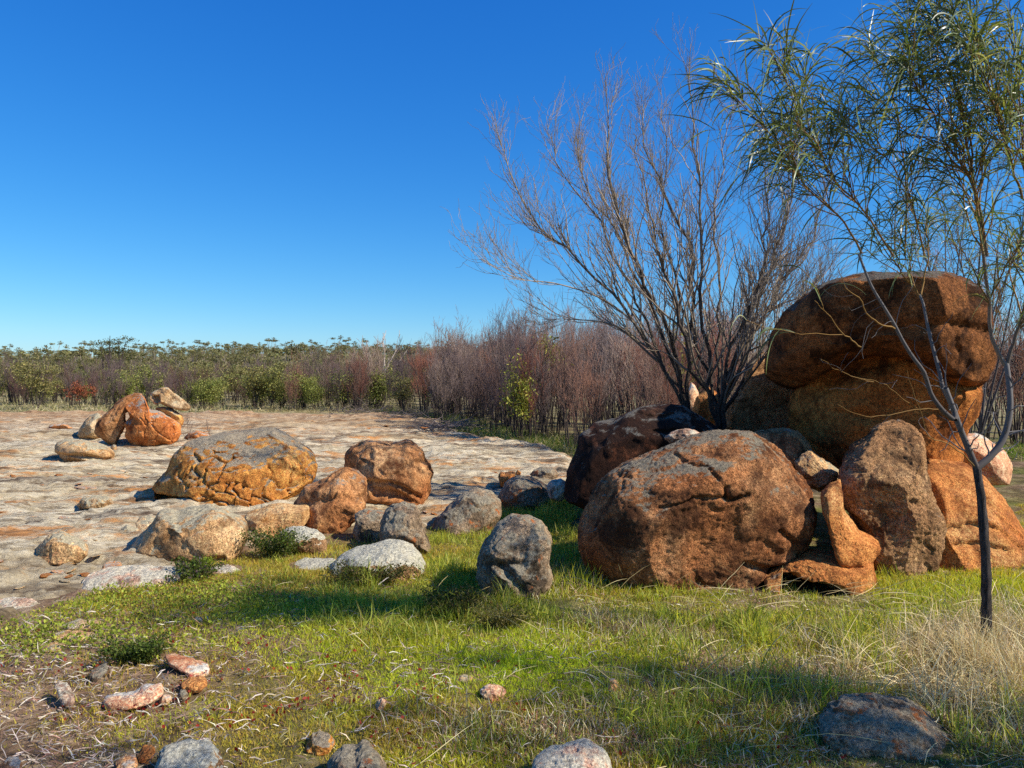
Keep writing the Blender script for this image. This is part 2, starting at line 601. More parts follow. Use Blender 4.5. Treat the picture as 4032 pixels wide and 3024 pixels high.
# exfoliation: thin layers break off in steps
t = noise2(gx * 0.7, gy * 1.5, 0.55, 5, 2.2) * 3.2
st = np.floor(t) + sstep(0.0, 0.16, t - np.floor(t))
z += 0.034 * st
t2 = noise2(gx * 0.8, gy * 1.3, 1.9, 4, 6.4) * 2.6
z += 0.018 * (np.floor(t2) + sstep(0.0, 0.2, t2 - np.floor(t2)))
z += 0.008 * noise2(gx, gy, 6.0, 3, 9.0)
z += 0.05 * noise2(gx, gy, 0.22, 2, 4.0)
z -= 0.22 * (1 - sstep(-0.25, 0.25, sd))
keep = sd[gf].max(axis=1) > -0.6
tag(link('rock_platform', mk_mesh('rock_platform', np.stack([gx, gy, z], 1), [gf[keep]]), M['platform']), 'flat weathered granite sheet streaked grey, orange and dark brown', kind='structure')

# ------------------------------------------------------------------ boulders
_ico = {}


def ico(n):
    if n not in _ico:
        import bmesh
        bm = bmesh.new()
        bmesh.ops.create_icosphere(bm, subdivisions=n, radius=1.0)
        V = np.array([v.co[:] for v in bm.verts])
        F = np.array([[v.index for v in f.verts] for f in bm.faces])
        bm.free()
        V /= np.linalg.norm(V, axis=1)[:, None]
        _ico[n] = (V, F)
    return _ico[n]


def radial(poly, c, k=720, smooth=3):
    th = np.linspace(-math.pi, math.pi, k, endpoint=False)
    r = np.zeros(k)
    dx, dz = np.cos(th), np.sin(th)
    n = len(poly)
    for a in range(n):
        p = poly[a] - c; q = poly[(a + 1) % n] - c
        e = q - p
        den = dx * e[1] - dz * e[0]
        den = np.where(np.abs(den) < 1e-12, 1e-12, den)
        tt = (p[0] * e[1] - p[1] * e[0]) / den
        uu = (p[0] * dz - p[1] * dx) / den
        ok = (tt > 0) & (uu >= -1e-6) & (uu <= 1 + 1e-6)
        r = np.where(ok, np.maximum(r, tt), r)
    bad = r <= 0
    if bad.any(): r[bad] = np.median(r[~bad])
    for _ in range(smooth):
        r = (np.roll(r, 1) + 2 * r + np.roll(r, -1)) / 4
    for _ in range(6):
        r = 0.5 * r + 0.25 * (np.roll(r, 2) + np.roll(r, -2))
    return th, r


FOOT = []      # x, y, half width, half depth of every stone that stands in the grass
seed_n = [0]


def rock_shape(pts, d, depth, n=6, lean=0.0, p=2.3, amp=1.0, mid=1.0, fine=1.0, dents=(), grooves=(), cracks=None, cx=None, sharp=0.3, back=1.0, seed=None, yaw=0.0, cuts=9):
    seed_n[0] += 1
    sd_ = (seed if seed is not None else seed_n[0]) * 3.71
    O = at_depth(pts, d)[:, [0, 2]]
    x0, z0 = O[:, 0], O[:, 1]
    x1, z1 = np.roll(x0, -1), np.roll(z0, -1)
    cr = x0 * z1 - x1 * z0
    A = cr.sum()
    c = np.array([((x0 + x1) * cr).sum(), ((z0 + z1) * cr).sum()]) / (3 * A)
    if cx is not None:
        c = at_depth([cx], d)[0, [0, 2]]
    if lean or yaw:      # the traced outline lies on the tilted middle plane of the stone
        r_ = rays(pts)
        t_ = (d + lean * (CAM_H - c[1]) - yaw * c[0]) / np.maximum(r_[:, 1] - lean * r_[:, 2] - yaw * r_[:, 0], 0.2)
        O = np.stack([r_[:, 0] * t_, CAM_H + r_[:, 2] * t_], 1)
    th, rr = radial(O, c)
    D, F = ico(n)
    rho = np.hypot(D[:, 0], D[:, 2])
    y = D[:, 1]
    k = (rho ** p + np.abs(y) ** p) ** (-1.0 / p)
    rho2, y2 = rho * k, y * k
    theta = np.arctan2(D[:, 2], D[:, 0])
    r = np.interp(theta, np.append(th, math.pi), np.append(rr, rr[0]))
    X = c[0] + r * rho2 * D[:, 0] / np.maximum(rho, 1e-9)
    Z = c[1] + r * rho2 * D[:, 2] / np.maximum(rho, 1e-9)
    Y = d + depth * y2 * np.where(y > 0, back, 1.0) + lean * (Z - c[1]) + yaw * (X - c[0])
    # the stone's depth axis points at the viewer's side, as it stands in the photograph
    P = np.stack([X + depth * y2 * np.where(y > 0, back, 1.0) * c[0] / d, Y, Z], 1)
    size = math.sqrt(abs(A) / 2 / math.pi)
    # flat broken faces
    rs = np.random.RandomState(int(sd_ * 100) % 99991)
    cen = P.mean(0)
    for _ in range(cuts):
        nn = np.array((rs.normal() * 1.0, -abs(rs.normal()) * 0.9 if rs.rand() < 0.8 else rs.normal(), rs.normal() * 0.7 + 0.25))
        nn /= np.linalg.norm(nn)
        pr = (P - cen) @ nn
        off = pr.max() * (1 - rs.uniform(0.07, 0.22) * max(0.25, abs(nn[1])))
        P = P - nn * (np.clip(pr - off, 0, None) * 0.92)[:, None]
    # outward direction
    e1 = P[F[:, 1]] - P[F[:, 0]]; e2 = P[F[:, 2]] - P[F[:, 0]]
    fn = np.cross(e1, e2)
    N = np.zeros_like(P)
    for i in range(3): np.add.at(N, F[:, i], fn)
    N /= np.maximum(np.linalg.norm(N, axis=1), 1e-12)[:, None]
    q = P / size + sd_
    edge = np.abs(y2) ** 0.5     # keep the traced outline: less relief at the rim
    h = amp * size * (0.10 * fbm(q * 0.9, 2) * edge + 0.030 * fbm(q * 2.3 + 5, 3))
    rid = 1 - np.abs(fbm(q * 1.1 + 9, 3))
    h += mid * size * (-0.022) * sstep(0.80, 1.0, rid)
    h += mid * 0.004 * fbm(P * 12 + sd_, 4, 0.6) + fine * 0.0045 * fbm(P * 34 + sd_, 2)
    if sharp:
        f1, f2, _i = voronoi(q * 1.3 + 3)
        h -= sharp * size * 0.16 * (f1 - 0.4)
    front = sstep(0.12, -0.1, y2)
    ids = None
    if cracks:
        wob = np.stack([fbm(P * 5 + 2, 2), fbm(P * 5 + 31, 2), fbm(P * 5 + 57, 2)], 1) * 0.06 + np.stack([fbm(P * 1.9 + 3, 2), fbm(P * 1.9 + 13, 2), fbm(P * 1.9 + 23, 2)], 1) * 0.13
        f1, f2, ids = voronoi((P + wob) * np.array(cracks['scale']) + cracks.get('off', 0.0))
        gap = (f2 - f1) / np.mean(cracks['scale'])
        mask = front * sstep(0.0, cracks.get('soft', 0.10), sdist(X, Z, at_depth(cracks['area'], d)[:, [0, 2]]))
        wv = cracks['width']
        h -= mask * cracks['depth'] * np.exp(-(gap / wv) ** 2) * (0.2 + 0.8 * sstep(-0.45, -0.05, fbm(P * 2.6 + 77, 2)))
        h += mask * cracks['depth'] * 0.12 * sstep(0, wv * 5, gap)
        h += mask * cracks['depth'] * 0.55 * (((ids * 7919) % 97) / 97.0 - 0.5)
        ids = np.where(mask > 0.35, ids, -1)
    P = P + N * h[:, None]
    for poly, dep, blur in dents:
        O2 = at_depth(poly, d)[:, [0, 2]]
        s = sdist(X, Z, O2) + 0.02 * fbm(P * 6 + 4, 2)
        P[:, 1] += front * dep * sstep(-blur * 0.3, blur, s)
    for line, dep, wid in grooves:
        O2 = at_depth(line, d)[:, [0, 2]]
        dd = seg_dist(X + 0.012 * fbm(P * 11, 2), Z + 0.012 * fbm(P * 11 + 40, 2), O2, closed=False)
        P[:, 1] += front * dep * np.exp(-(dd / wid) ** 2)
    half = (O[:, 0].max() - O[:, 0].min()) / 2
    return P, F, ids, c, half


def rock(name, label, pts, d, depth, mat, cat='boulder', group=None, parent=None, foot=True, **kw):
    P, F, ids, c, half = rock_shape(pts, d, depth, **kw)
    base = np.array([c[0], d, 0.0])
    off = base if parent is None else np.array(parent.location)
    V = P - off
    loc = tuple(base) if parent is None else (0, 0, 0)
    if ids is not None:
        fid = ids[F]
        same = (fid[:, 0] == fid[:, 1]) & (fid[:, 1] == fid[:, 2])
        best = np.where(same, fid[:, 0], fid.max(axis=1))
        best = np.where(fid.min(axis=1) < 0, -1, best)
        un, cnt = np.unique(best, return_counts=True)
        small = un[cnt < 40]
        best = np.where(np.isin(best, small), -1, best)
        core = best == -1
    else:
        core = np.ones(len(F), bool)

    def sub(mask):
        f = F[mask]
        u, inv = np.unique(f, return_inverse=True)
        return V[u], inv.reshape(f.shape)
    v, f = sub(core)
    o = link(name, mk_mesh(name, v, [f]), mat, parent, loc)
    if ids is not None:
        for k in np.unique(best[~core]):
            v, f = sub(best == k)
            link('rock_plate', mk_mesh('rock_plate', v, [f]), mat, o, (0, 0, 0))
    if parent is None:
        tag(o, label, cat, group)
    elif label:
        o['label'] = label
    if foot: FOOT.append((c[0], d, half, depth))
    return o


def gd(reg, py):
    """distance of flat ground at a row of the photograph"""
    s = src(reg, [(0, py)])
    s[0, 0] = W_SRC / 2
    return float(on_ground(s)[0, 1])


# --- far left: split boulder with hexagonal plates
d = 17.3
split = empty('split_boulder', (at_depth(src('A', [(1200, 1150)]), d)[0, 0], d, 0))
tag(split, 'tall rust orange boulder split down the middle, on the rock sheet', 'boulder')
rock('boulder_half', None, src('A', [(1255, 668), (1195, 652), (1100, 683), (1030, 728), (980, 773), (930, 828), (868, 880), (822, 950), (828, 1005), (868, 1062), (940, 1102), (1012, 1120),
     (1030, 1060), (1075, 990), (1100, 930), (1095, 850), (1105, 775), (1200, 735)]), d + 0.2, 0.5, M['lump'], parent=split, n=6, p=2.4, cx=src('A', [(985, 900)])[0], mid=1.3)
rock('boulder_half', None, src('A', [(1075, 772), (1150, 705), (1200, 672), (1252, 680), (1268, 740), (1300, 790), (1400, 808), (1520, 878), (1572, 930), (1578, 1010), (1556, 1062), (1500, 1112), (1420, 1115),
     (1320, 1165), (1190, 1150), (1120, 1085), (1085, 1032), (1100, 980), (1075, 920), (1134, 870), (1112, 805)]), d - 0.05, 0.52, M['redplate'], parent=split, n=7, p=2.5, amp=0.5, mid=0.5,
     cx=src('A', [(1320, 960)])[0], cracks=dict(scale=(3.4, 2.0, 3.4), width=0.016, depth=0.028, soft=0.05, area=src('A', [(1110, 820), (1380, 810), (1540, 900), (1570, 1000), (1500, 1090), (1320, 1140), (1140, 1080), (1100, 930)])))
rock('perched_rock', 'pale topped wedge rock perched on the split boulder', src('A', [(1302, 665), (1350, 640), (1400, 611), (1460, 611), (1560, 688), (1640, 748), (1662, 785), (1620, 812), (1530, 800), (1450, 775), (1390, 748), (1350, 760), (1312, 715)]),
     d, 0.3, M['tan'], 'rock', n=6, p=3.0, sharp=0.8, foot=False, dents=[(src('A', [(1305, 665), (1370, 655), (1385, 720), (1350, 750), (1312, 712)]), 0.2, 0.06)])
rock('wedged_slab', 'ochre slab wedged under the perched rock of the split boulder', src('A', [(1335, 790), (1420, 776), (1500, 795), (1585, 850), (1605, 905), (1592, 945), (1555, 930), (1520, 885), (1430, 850)]), d, 0.3, M['orange'], 'rock', n=5, foot=False, sharp=0.5)
rock('boulder', 'pale rounded boulder tucked behind the split boulder', src('A', [(890, 855), (850, 826), (790, 848), (740, 900), (690, 980), (668, 1022), (690, 1050), (780, 1062), (880, 1060), (900, 960)]), 19.3, 0.5, M['tan'], n=6)
rock('boulder', 'flat grey topped boulder with undercut front, left of the split boulder', src('A', [(458, 1150), (490, 1090), (560, 1060), (700, 1063), (850, 1093), (950, 1128), (1002, 1180), (985, 1228), (900, 1255), (830, 1272), (700, 1278), (560, 1248), (515, 1200)]),
     14.5, 0.55, M['tan'], n=6, p=2.6, mid=1.4, dents=[(src('A', [(500, 1160), (700, 1160), (960, 1215), (950, 1245), (700, 1215), (560, 1200)]), 0.14, 0.08)])
rock('stone', 'small buff stone between the flat boulder and the split boulder', src('A', [(962, 1130), (985, 1108), (1012, 1112), (1018, 1150), (1000, 1170), (970, 1165)]), 15.6, 0.15, M['tan'], 'rock', n=4)
rock('low_rock', 'low brown rock on the sheet right of the split boulder', src('A', [(1602, 1050), (1640, 1010), (1720, 984), (1800, 1008), (1860, 1050), (1740, 1062)]), 18.2, 0.4, M['flake'], 'rock', n=5, sharp=0.8)
rock('rock_slab', 'thin tilted slab lying on the sheet behind the flat boulder', src('A', [(405, 945), (480, 930), (560, 925), (640, 958), (620, 968), (560, 966), (430, 958)]), 22.5, 0.35, M['flake'], 'rock', n=5)
rock('stone', 'small orange wedge stone beside a flake on the pale sheet', src('A', [(452, 1545), (470, 1515), (495, 1496), (545, 1528), (545, 1550), (500, 1552)]), 10.6, 0.14, M['orange'], 'rock', n=5, sharp=0.7)
rock('stone', 'tan stone with scalloped underside alone on the pale sheet', src('G', [(556, 165), (600, 110), (690, 96), (790, 110), (824, 150), (800, 192), (720, 200), (690, 165), (650, 208), (585, 208)]), 9.1, 0.22, M['tan'], 'rock', n=6, mid=1.3,
     dents=[(src('G', [(575, 170), (640, 172), (650, 205), (585, 205)]), 0.1, 0.03), (src('G', [(680, 165), (740, 168), (745, 198), (690, 200)]), 0.1, 0.03)])

# --- the cracked boulder
rock('cracked_boulder', 'large ochre boulder covered in deep cracks, grey lichen on top', src('S', [(592, 1919), (655, 1856), (678, 1792), (723, 1747), (791, 1720), (904, 1705), (1000, 1692), (1081, 1684), (1126, 1696), (1171, 1729), (1216, 1761),
     (1246, 1783), (1252, 1833), (1240, 1885), (1196, 1925), (1126, 1975), (1040, 2025), (944, 2035), (800, 2030), (705, 2025), (629, 2012), (603, 1975)]), 9.6, 0.66, M['orange'], n=7, p=2.5, amp=0.6, mid=0.8, lean=0.45,
     cracks=dict(scale=(4.6, 2.6, 5.6), width=0.011, depth=0.052, soft=0.05, area=src('S', [(660, 1830), (740, 1760), (860, 1745), (960, 1790), (1080, 1800), (1180, 1800), (1240, 1850), (1180, 1930), (1060, 1985), (940, 2020), (860, 1990), (760, 1920), (690, 1890)])),
     dents=[(src('S', [(575, 1930), (640, 1925), (760, 1930), (830, 1960), (800, 2020), (700, 2040), (590, 2040)]), 0.38, 0.1)])
rock('boulder', 'round brown and ochre boulder behind the lumpy boulder', src('S', [(1356, 1820), (1364, 1788), (1388, 1760), (1415, 1742), (1442, 1730), (1488, 1733), (1533, 1740), (1574, 1738), (1605, 1729), (1641, 1742), (1668, 1768), (1680, 1808), (1706, 1833), (1706, 1874),
     (1691, 1901), (1687, 1955), (1668, 1992), (1600, 2035), (1500, 2045), (1410, 2030), (1375, 1950)]), 9.5, 0.55, M['lump'], n=6, p=2.4, mid=1.6, amp=1.1,
     dents=[(src('S', [(1430, 1880), (1520, 1878), (1600, 1920), (1640, 1960), (1560, 1950), (1460, 1935)]), 0.12, 0.07)], grooves=[(src('B', [(1200, 1385), (1300, 1390), (1400, 1390), (1540, 1450), (1640, 1520)]), 0.09, 0.03)])
rock('boulder', 'lumpy tan and rust boulder leaning against the cracked boulder', src('S', [(1361, 1838), (1411, 1858), (1445, 1883), (1442, 1970), (1428, 2010), (1380, 2070), (1330, 2105), (1260, 2115), (1205, 2095), (1175, 2050), (1150, 2000), (1165, 1965), (1200, 1910), (1250, 1893), (1300, 1866)]),
     8.15, 0.45, M['lump'], n=6, p=2.4, mid=1.7, amp=1.2, lean=0.35, grooves=[(src('S', [(1150, 1985), (1230, 1950), (1300, 1950), (1380, 1935), (1435, 1950)]), 0.05, 0.05)])
rock('boulder', 'smooth pale tan boulder propped under the cracked boulder', src('S', [(962, 2060), (965, 2030), (1015, 2011), (1060, 1993), (1110, 1986), (1170, 1992), (1222, 1988), (1215, 2035), (1190, 2080), (1120, 2110), (1030, 2130), (970, 2140)]), 7.85, 0.32, M['tanplain'], n=6, p=2.6, mid=0.6, amp=0.7)
rock('boulder', 'broad tan boulder with layered base at the edge of the sheet', src('G', [(935, 492), (1000, 420), (1110, 300), (1150, 213), (1240, 198), (1280, 213), (1350, 203), (1450, 188), (1530, 168), (1600, 188), (1720, 238), (1792, 280), (1788, 360), (1755, 450), (1725, 525), (1650, 600),
     (1500, 615), (1300, 622), (1000, 622), (865, 605), (850, 560), (890, 508)]), 6.95, 0.45, M['tan'], n=6, p=2.5, mid=1.2, lean=0.2,
     grooves=[(src('G', [(940, 500), (1150, 525), (1350, 530), (1500, 490), (1600, 480)]), 0.07, 0.028), (src('G', [(900, 560), (1150, 590), (1350, 570), (1550, 530)]), 0.05, 0.02)])
rock('stone', 'small buff stone under the left end of the broad tan boulder', src('G', [(866, 400), (880, 338), (920, 313), (1000, 338), (1010, 400), (965, 455), (900, 450)]), 7.6, 0.13, M['tan'], 'rock', n=5)
rock('stone', 'rounded grey buff stone behind the broad tan boulder', src('G', [(950, 330), (970, 280), (1020, 253), (1100, 248), (1150, 268), (1150, 330), (1080, 390), (1000, 385)]), 8.0, 0.2, M['tan'], 'rock', n=5)
rock('low_rock', 'dark flat rock by the corner of the cracked boulder', src('G', [(825, 268), (900, 240), (1000, 218), (1062, 214), (1066, 250), (960, 272)]), 8.7, 0.22, M['flake'], 'rock', n=5, sharp=0.6)
rock('boulder', 'small tan boulder with grey cap alone at the left of the sheet', src('G', [(238, 565), (243, 510), (330, 400), (380, 360), (450, 348), (510, 383), (590, 420), (642, 470), (642, 512), (560, 565), (450, 588), (330, 612), (265, 602)]), 6.75, 0.27, M['tan'], n=6, p=2.5)
rock('rock_slab', 'low tan slab behind the small boulder with grey cap', src('G', [(88, 502), (150, 460), (250, 432), (310, 425), (300, 470), (200, 500)]), 7.2, 0.22, M['flake'], 'rock', n=5)
rock('rock_flake', 'bright orange flake behind the small boulder with grey cap', src('G', [(420, 345), (440, 325), (520, 335), (600, 340), (618, 375), (560, 388), (490, 362)]), 8.1, 0.15, M['orange2'], 'rock', n=5, sharp=0.7)
rock('boulder', 'low speckled slab of pink and white rock at the grass edge', src('G', [(540, 840), (580, 740), (620, 670), (700, 648), (800, 613), (1000, 606), (1250, 618), (1362, 640), (1290, 700), (1262, 790), (1200, 840), (1000, 875), (800, 905), (640, 905)]), 5.85, 0.14, M['speck'], n=6, p=2.8, lean=2.3, mid=1.2)
rock('rock_slab', 'flat pale slab cut by the picture edge beside green herbs', src('G', [(-140, 880), (0, 848), (100, 836), (200, 838), (275, 868), (294, 900), (200, 926), (60, 972), (-120, 980)]), 5.4, 0.1, M['speck'], 'rock', n=6, lean=2.3)
rock('low_rock', 'small mottled rock behind the bush at the grass edge', src('G', [(1425, 680), (1550, 628), (1680, 612), (1776, 650), (1740, 710), (1600, 740), (1470, 720)]), 6.3, 0.2, M['speck'], 'rock', n=5)

# --- middle row of stones in the grass
rock('boulder', 'square topped grey and buff stone beside the lumpy boulder', src('H', [(672, 300), (740, 268), (872, 283), (870, 400), (855, 500), (700, 510), (662, 430), (688, 350)]), 7.55, 0.2, M['grey'], n=6, p=3.0)
rock('boulder', 'dark upright stone with white lichen streak, before the round boulder', src('H', [(846, 350), (880, 280), (930, 238), (1000, 212), (1080, 236), (1112, 280), (1114, 330), (1152, 420), (1184, 520), (1190, 580), (1090, 580), (960, 540), (860, 520), (840, 430)]), 7.05, 0.24, M['grey'], n=6, p=2.5, lean=0.3, mid=1.4)
rock('boulder', 'low mound crusted with white lichen in the grass', src('H', [(475, 710), (500, 668), (560, 600), (650, 548), (760, 508), (900, 478), (1000, 488), (1080, 528), (1130, 590), (1165, 650), (1110, 730), (900, 760), (700, 760)]), 6.3, 0.36, M['white'], n=6, p=2.3, lean=0.7)
rock('low_rock', 'flat white lichen rock left of the white crusted mound', src('H', [(196, 660), (300, 624), (440, 613), (552, 613), (560, 680), (420, 720), (250, 710)]), 6.5, 0.25, M['white'], 'rock', n=5, lean=0.8)
rock('low_rock', 'rounded white and brown rock below the smooth tan boulder', src('H', [(150, 450), (200, 410), (260, 388), (350, 386), (430, 408), (478, 460), (494, 550), (400, 560), (200, 530)]), 7.1, 0.25, M['white'], 'rock', n=6)
rock('boulder', 'grey lichened boulder sloping into grass beside the bright sheet', src('H', [(1185, 395), (1220, 318), (1300, 238), (1400, 158), (1500, 122), (1600, 138), (1655, 200), (1660, 300), (1600, 400), (1460, 450), (1380, 460), (1250, 445)]), 8.2, 0.38, M['grey'], n=6, p=2.3, lean=0.4)
rock('boulder', 'grey egg shaped boulder standing in grass before the great boulder', src('H', [(1486, 720), (1498, 600), (1528, 500), (1580, 428), (1650, 358), (1730, 308), (1830, 298), (1920, 338), (1982, 400), (1998, 470), (1985, 560), (1975, 620), (2000, 700), (1985, 780), (1900, 850), (1750, 900), (1620, 900), (1540, 820)]),
     5.75, 0.34, M['grey'], n=7, p=2.3, lean=0.25, mid=1.2, grooves=[(src('H', [(1660, 580), (1730, 640), (1790, 720)]), 0.06, 0.03), (src('H', [(1540, 590), (1680, 570), (1800, 560)]), 0.03, 0.03)])
rock('boulder', 'mottled grey boulder behind the grass by the dark boulder', src('H', [(1632, 190), (1680, 90), (1760, 38), (1830, 38), (1930, 78), (1985, 130), (1990, 220), (1900, 270), (1840, 290), (1720, 280)]), 9.4, 0.4, M['grey'], n=6)
rock('stone', 'square orange block behind the mottled grey boulder', src('C', [(1024, 1600), (1040, 1578), (1130, 1570), (1172, 1575), (1180, 1640), (1150, 1690), (1040, 1690)]), 10.4, 0.2, M['orange2'], 'rock', n=5, p=4.0)
rock('stone', 'small orange point leaning on the square orange block', src('C', [(1170, 1580), (1190, 1545), (1222, 1575), (1215, 1600), (1180, 1600)]), 10.7, 0.09, M['orange2'], 'rock', n=4, sharp=0.7)
rock('low_rock', 'pitted dark rock on the sheet left of the dark boulder', src('C', [(1295, 1592), (1330, 1550), (1400, 1530), (1500, 1533), (1548, 1580), (1535, 1620), (1400, 1635)]), 11.4, 0.3, M['grey'], 'rock', n=6, mid=1.6)
rock('low_rock', 'pale stepped rock at the foot of the dark boulder', src('H', [(1960, 110), (1990, 70), (2060, 60), (2110, 100), (2110, 180), (2050, 210), (1980, 190)]), 9.0, 0.25, M['speck'], 'rock', n=5, sharp=0.6)
for (cx_, cy_, w_, h_, mt, lab) in [(958, 1378, 50, 22, 'orange2', 'left one of two red stones lying together on the bright sheet'), (1045, 1388, 40, 32, 'orange2', 'pointed one of two red stones lying together on the bright sheet'),
                          (738, 1428, 24, 20, 'speck', 'white block stone on the bright sheet before the thicket'), (920, 1422, 36, 20, 'tan', 'buff stone below the pair of red stones'),
                          (560, 1434, 36, 12, 'flake', 'flat brown stone left of the white block stone'), (440, 1430, 34, 18, 'flake', 'brown stone on the sheet nearest the round boulder')]:
    a = np.linspace(0, 2 * math.pi, 9)[:-1] + cx_
    px = [(cx_ + w_ * math.cos(t) * (0.8 + 0.3 * math.sin(3 * t + cx_)), cy_ - h_ * math.sin(t) * (0.85 + 0.25 * math.cos(2 * t + cy_))) for t in a]
    rock('stone', lab, src('C', px), gd('C', cy_ + h_ * 0.7), 0.14, M[mt], 'rock', n=4, sharp=1.2, p=2.8)

# --- the great brown boulder and its neighbours
rock('great_boulder', 'great rounded brown boulder, the largest in the grass', src('D', [(318, 1060), (340, 975), (400, 848), (420, 778), (490, 688), (600, 617), (700, 558), (850, 498), (1000, 448), (1150, 388), (1300, 353), (1450, 347), (1580, 358), (1680, 418), (1800, 478), (1900, 588),
     (1980, 698), (2032, 800), (2082, 900), (2082, 985), (2035, 1090), (1985, 1200), (1905, 1262), (1800, 1330), (1700, 1420), (1620, 1540), (1450, 1620), (1100, 1640), (800, 1600), (600, 1500), (430, 1380), (345, 1250), (326, 1150)]),
     6.35, 0.80, M['brown'], n=7, p=2.15, lean=0.03, amp=0.55, mid=0.9, fine=2.2, cuts=8,
     grooves=[(src('D', [(950, 815), (1100, 790), (1200, 750), (1390, 738)]), 0.035, 0.012), (src('D', [(1390, 690), (1400, 740), (1430, 765), (1540, 735)]), 0.06, 0.016), (src('D', [(1040, 500), (1150, 545), (1260, 570), (1330, 640)]), 0.035, 0.014),
              (src('D', [(1780, 1000), (1860, 1090), (1870, 1180)]), 0.05, 0.02), (src('D', [(1560, 1220), (1640, 1260), (1700, 1310)]), 0.06, 0.025), (src('D', [(700, 610), (690, 700), (660, 760)]), 0.02, 0.012)],
     dents=[(src('D', [(1640, 1230), (1830, 1240), (1960, 1215), (1900, 1330), (1700, 1430), (1560, 1580), (1500, 1640), (1600, 1400), (1700, 1330)]), 0.14, 0.06)])
rock('boulder', 'dark blackened boulder behind the great brown boulder', src('D', [(205, 850), (228, 720), (250, 618), (330, 478), (350, 388), (450, 298), (560, 286), (700, 217), (830, 177), (980, 172), (1100, 187), (1200, 247), (1320, 330), (1420, 420), (1400, 700), (900, 900), (400, 950)]),
     8.2, 0.75, M['dark'], n=6, p=2.4, lean=0.3, grooves=[(src('D', [(780, 235), (900, 240), (1040, 225)]), 0.06, 0.02), (src('D', [(880, 340), (1020, 330), (1080, 350)]), 0.06, 0.02)])
rock('rock_chip', 'loose pale chip caught between the dark and great boulders', src('D', [(945, 410), (1000, 370), (1100, 343), (1180, 358), (1225, 385), (1150, 430), (1000, 460)]), 7.05, 0.14, M['speck'], 'rock', n=5, sharp=0.8, foot=False)
rock('boulder', 'smooth reddish boulder peeping over the great boulder shoulder', src('D', [(1560, 420), (1610, 372), (1700, 350), (1830, 343), (1930, 368), (2012, 470), (1990, 620), (1850, 680), (1650, 560)]), 7.5, 0.4, M['buff'], n=6)
rock('boulder', 'yellowish angular rock below the smooth reddish boulder', src('D', [(1890, 580), (1970, 520), (2012, 488), (2060, 538), (2150, 588), (2225, 640), (2200, 760), (2080, 800), (1960, 760)]), 7.15, 0.25, M['tan'], 'rock', n=6, sharp=0.8)
rock('boulder', 'rough brown boulder behind the forked bare tree', src('S', [(2830, 1760), (2838, 1690), (2850, 1620), (2880, 1560), (2925, 1510), (2940, 1440), (2985, 1380), (3080, 1392), (3180, 1480), (3230, 1600), (3220, 1760), (3000, 1800)]), 9.6, 0.7, M['buff'], n=6, mid=1.6, sharp=0.3, fine=2.0)
rock('boulder', 'low shaded red rock among the bare tree stems', src('S', [(2720, 1640), (2740, 1560), (2790, 1520), (2850, 1560), (2880, 1640), (2860, 1740), (2740, 1740)]), 10.3, 0.4, M['orange2'], n=6, sharp=0.5)
rock('boulder', 'small pink slab standing behind the left bare stems', src('S', [(2690, 1640), (2700, 1560), (2725, 1500), (2750, 1540), (2752, 1660)]), 10.9, 0.2, M['pink'], 'rock', n=5, sharp=0.5)

# --- mushroom rock
d = 7.9
mush = empty('mushroom_rock', (at_depth(src('E', [(1100, 1500)]), d)[0, 0], d, 0))
tag(mush, 'towering mushroom shaped rock with overhanging brown cap', 'boulder')
rock('cap', 'dark overhanging brown cap', src('E', [(128, 975), (124, 900), (148, 750), (178, 650), (230, 558), (280, 478), (400, 378), (540, 288), (700, 238), (850, 208), (1000, 178), (1200, 163), (1450, 138), (1600, 158), (1750, 228), (1850, 328), (1912, 450), (1952, 600), (1964, 750), (1950, 900), (1890, 1050), (1760, 1090), (1600, 1030), (1400, 920), (1200, 860),
     (1000, 850), (800, 890), (650, 950), (520, 1050), (400, 1085), (250, 1050), (150, 990)]), d - 0.15, 0.95, M['shade'], parent=mush, n=7, p=2.5, cx=src('E', [(1050, 560)])[0], amp=0.7, mid=0.8, yaw=-0.6, cuts=5, lean=-0.42,
     grooves=[(src('E', [(900, 700), (1200, 640), (1500, 620), (1800, 700)]), 0.04, 0.05)])
rock('stem', 'orange hollowed stem', src('E', [(405, 1150), (440, 1070), (600, 930), (800, 800), (1000, 720), (1300, 650), (1600, 600), (1900, 600), (1935, 870), (1895, 1100), (1855, 1280), (1785, 1400), (1735, 1520), (1700, 1800), (1500, 2100), (1000, 2150), (760, 1950), (640, 1720), (560, 1620), (480, 1520), (400, 1400), (360, 1240)]),
     d + 0.05, 0.80, M['stem'], parent=mush, n=7, p=2.4, mid=1.0, yaw=-0.55, cuts=5, lean=-0.15,
     dents=[(src('E', [(430, 1100), (800, 870), (1250, 850), (950, 980), (980, 1200), (1100, 1300), (950, 1340), (700, 1600), (500, 1500)]), 0.3, 0.2), (src('E', [(1540, 880), (1740, 1080), (1560, 1120), (1420, 1000)]), 0.12, 0.08)],
     grooves=[(src('E', [(930, 980), (935, 1150), (930, 1260)]), 0.03, 0.015)])
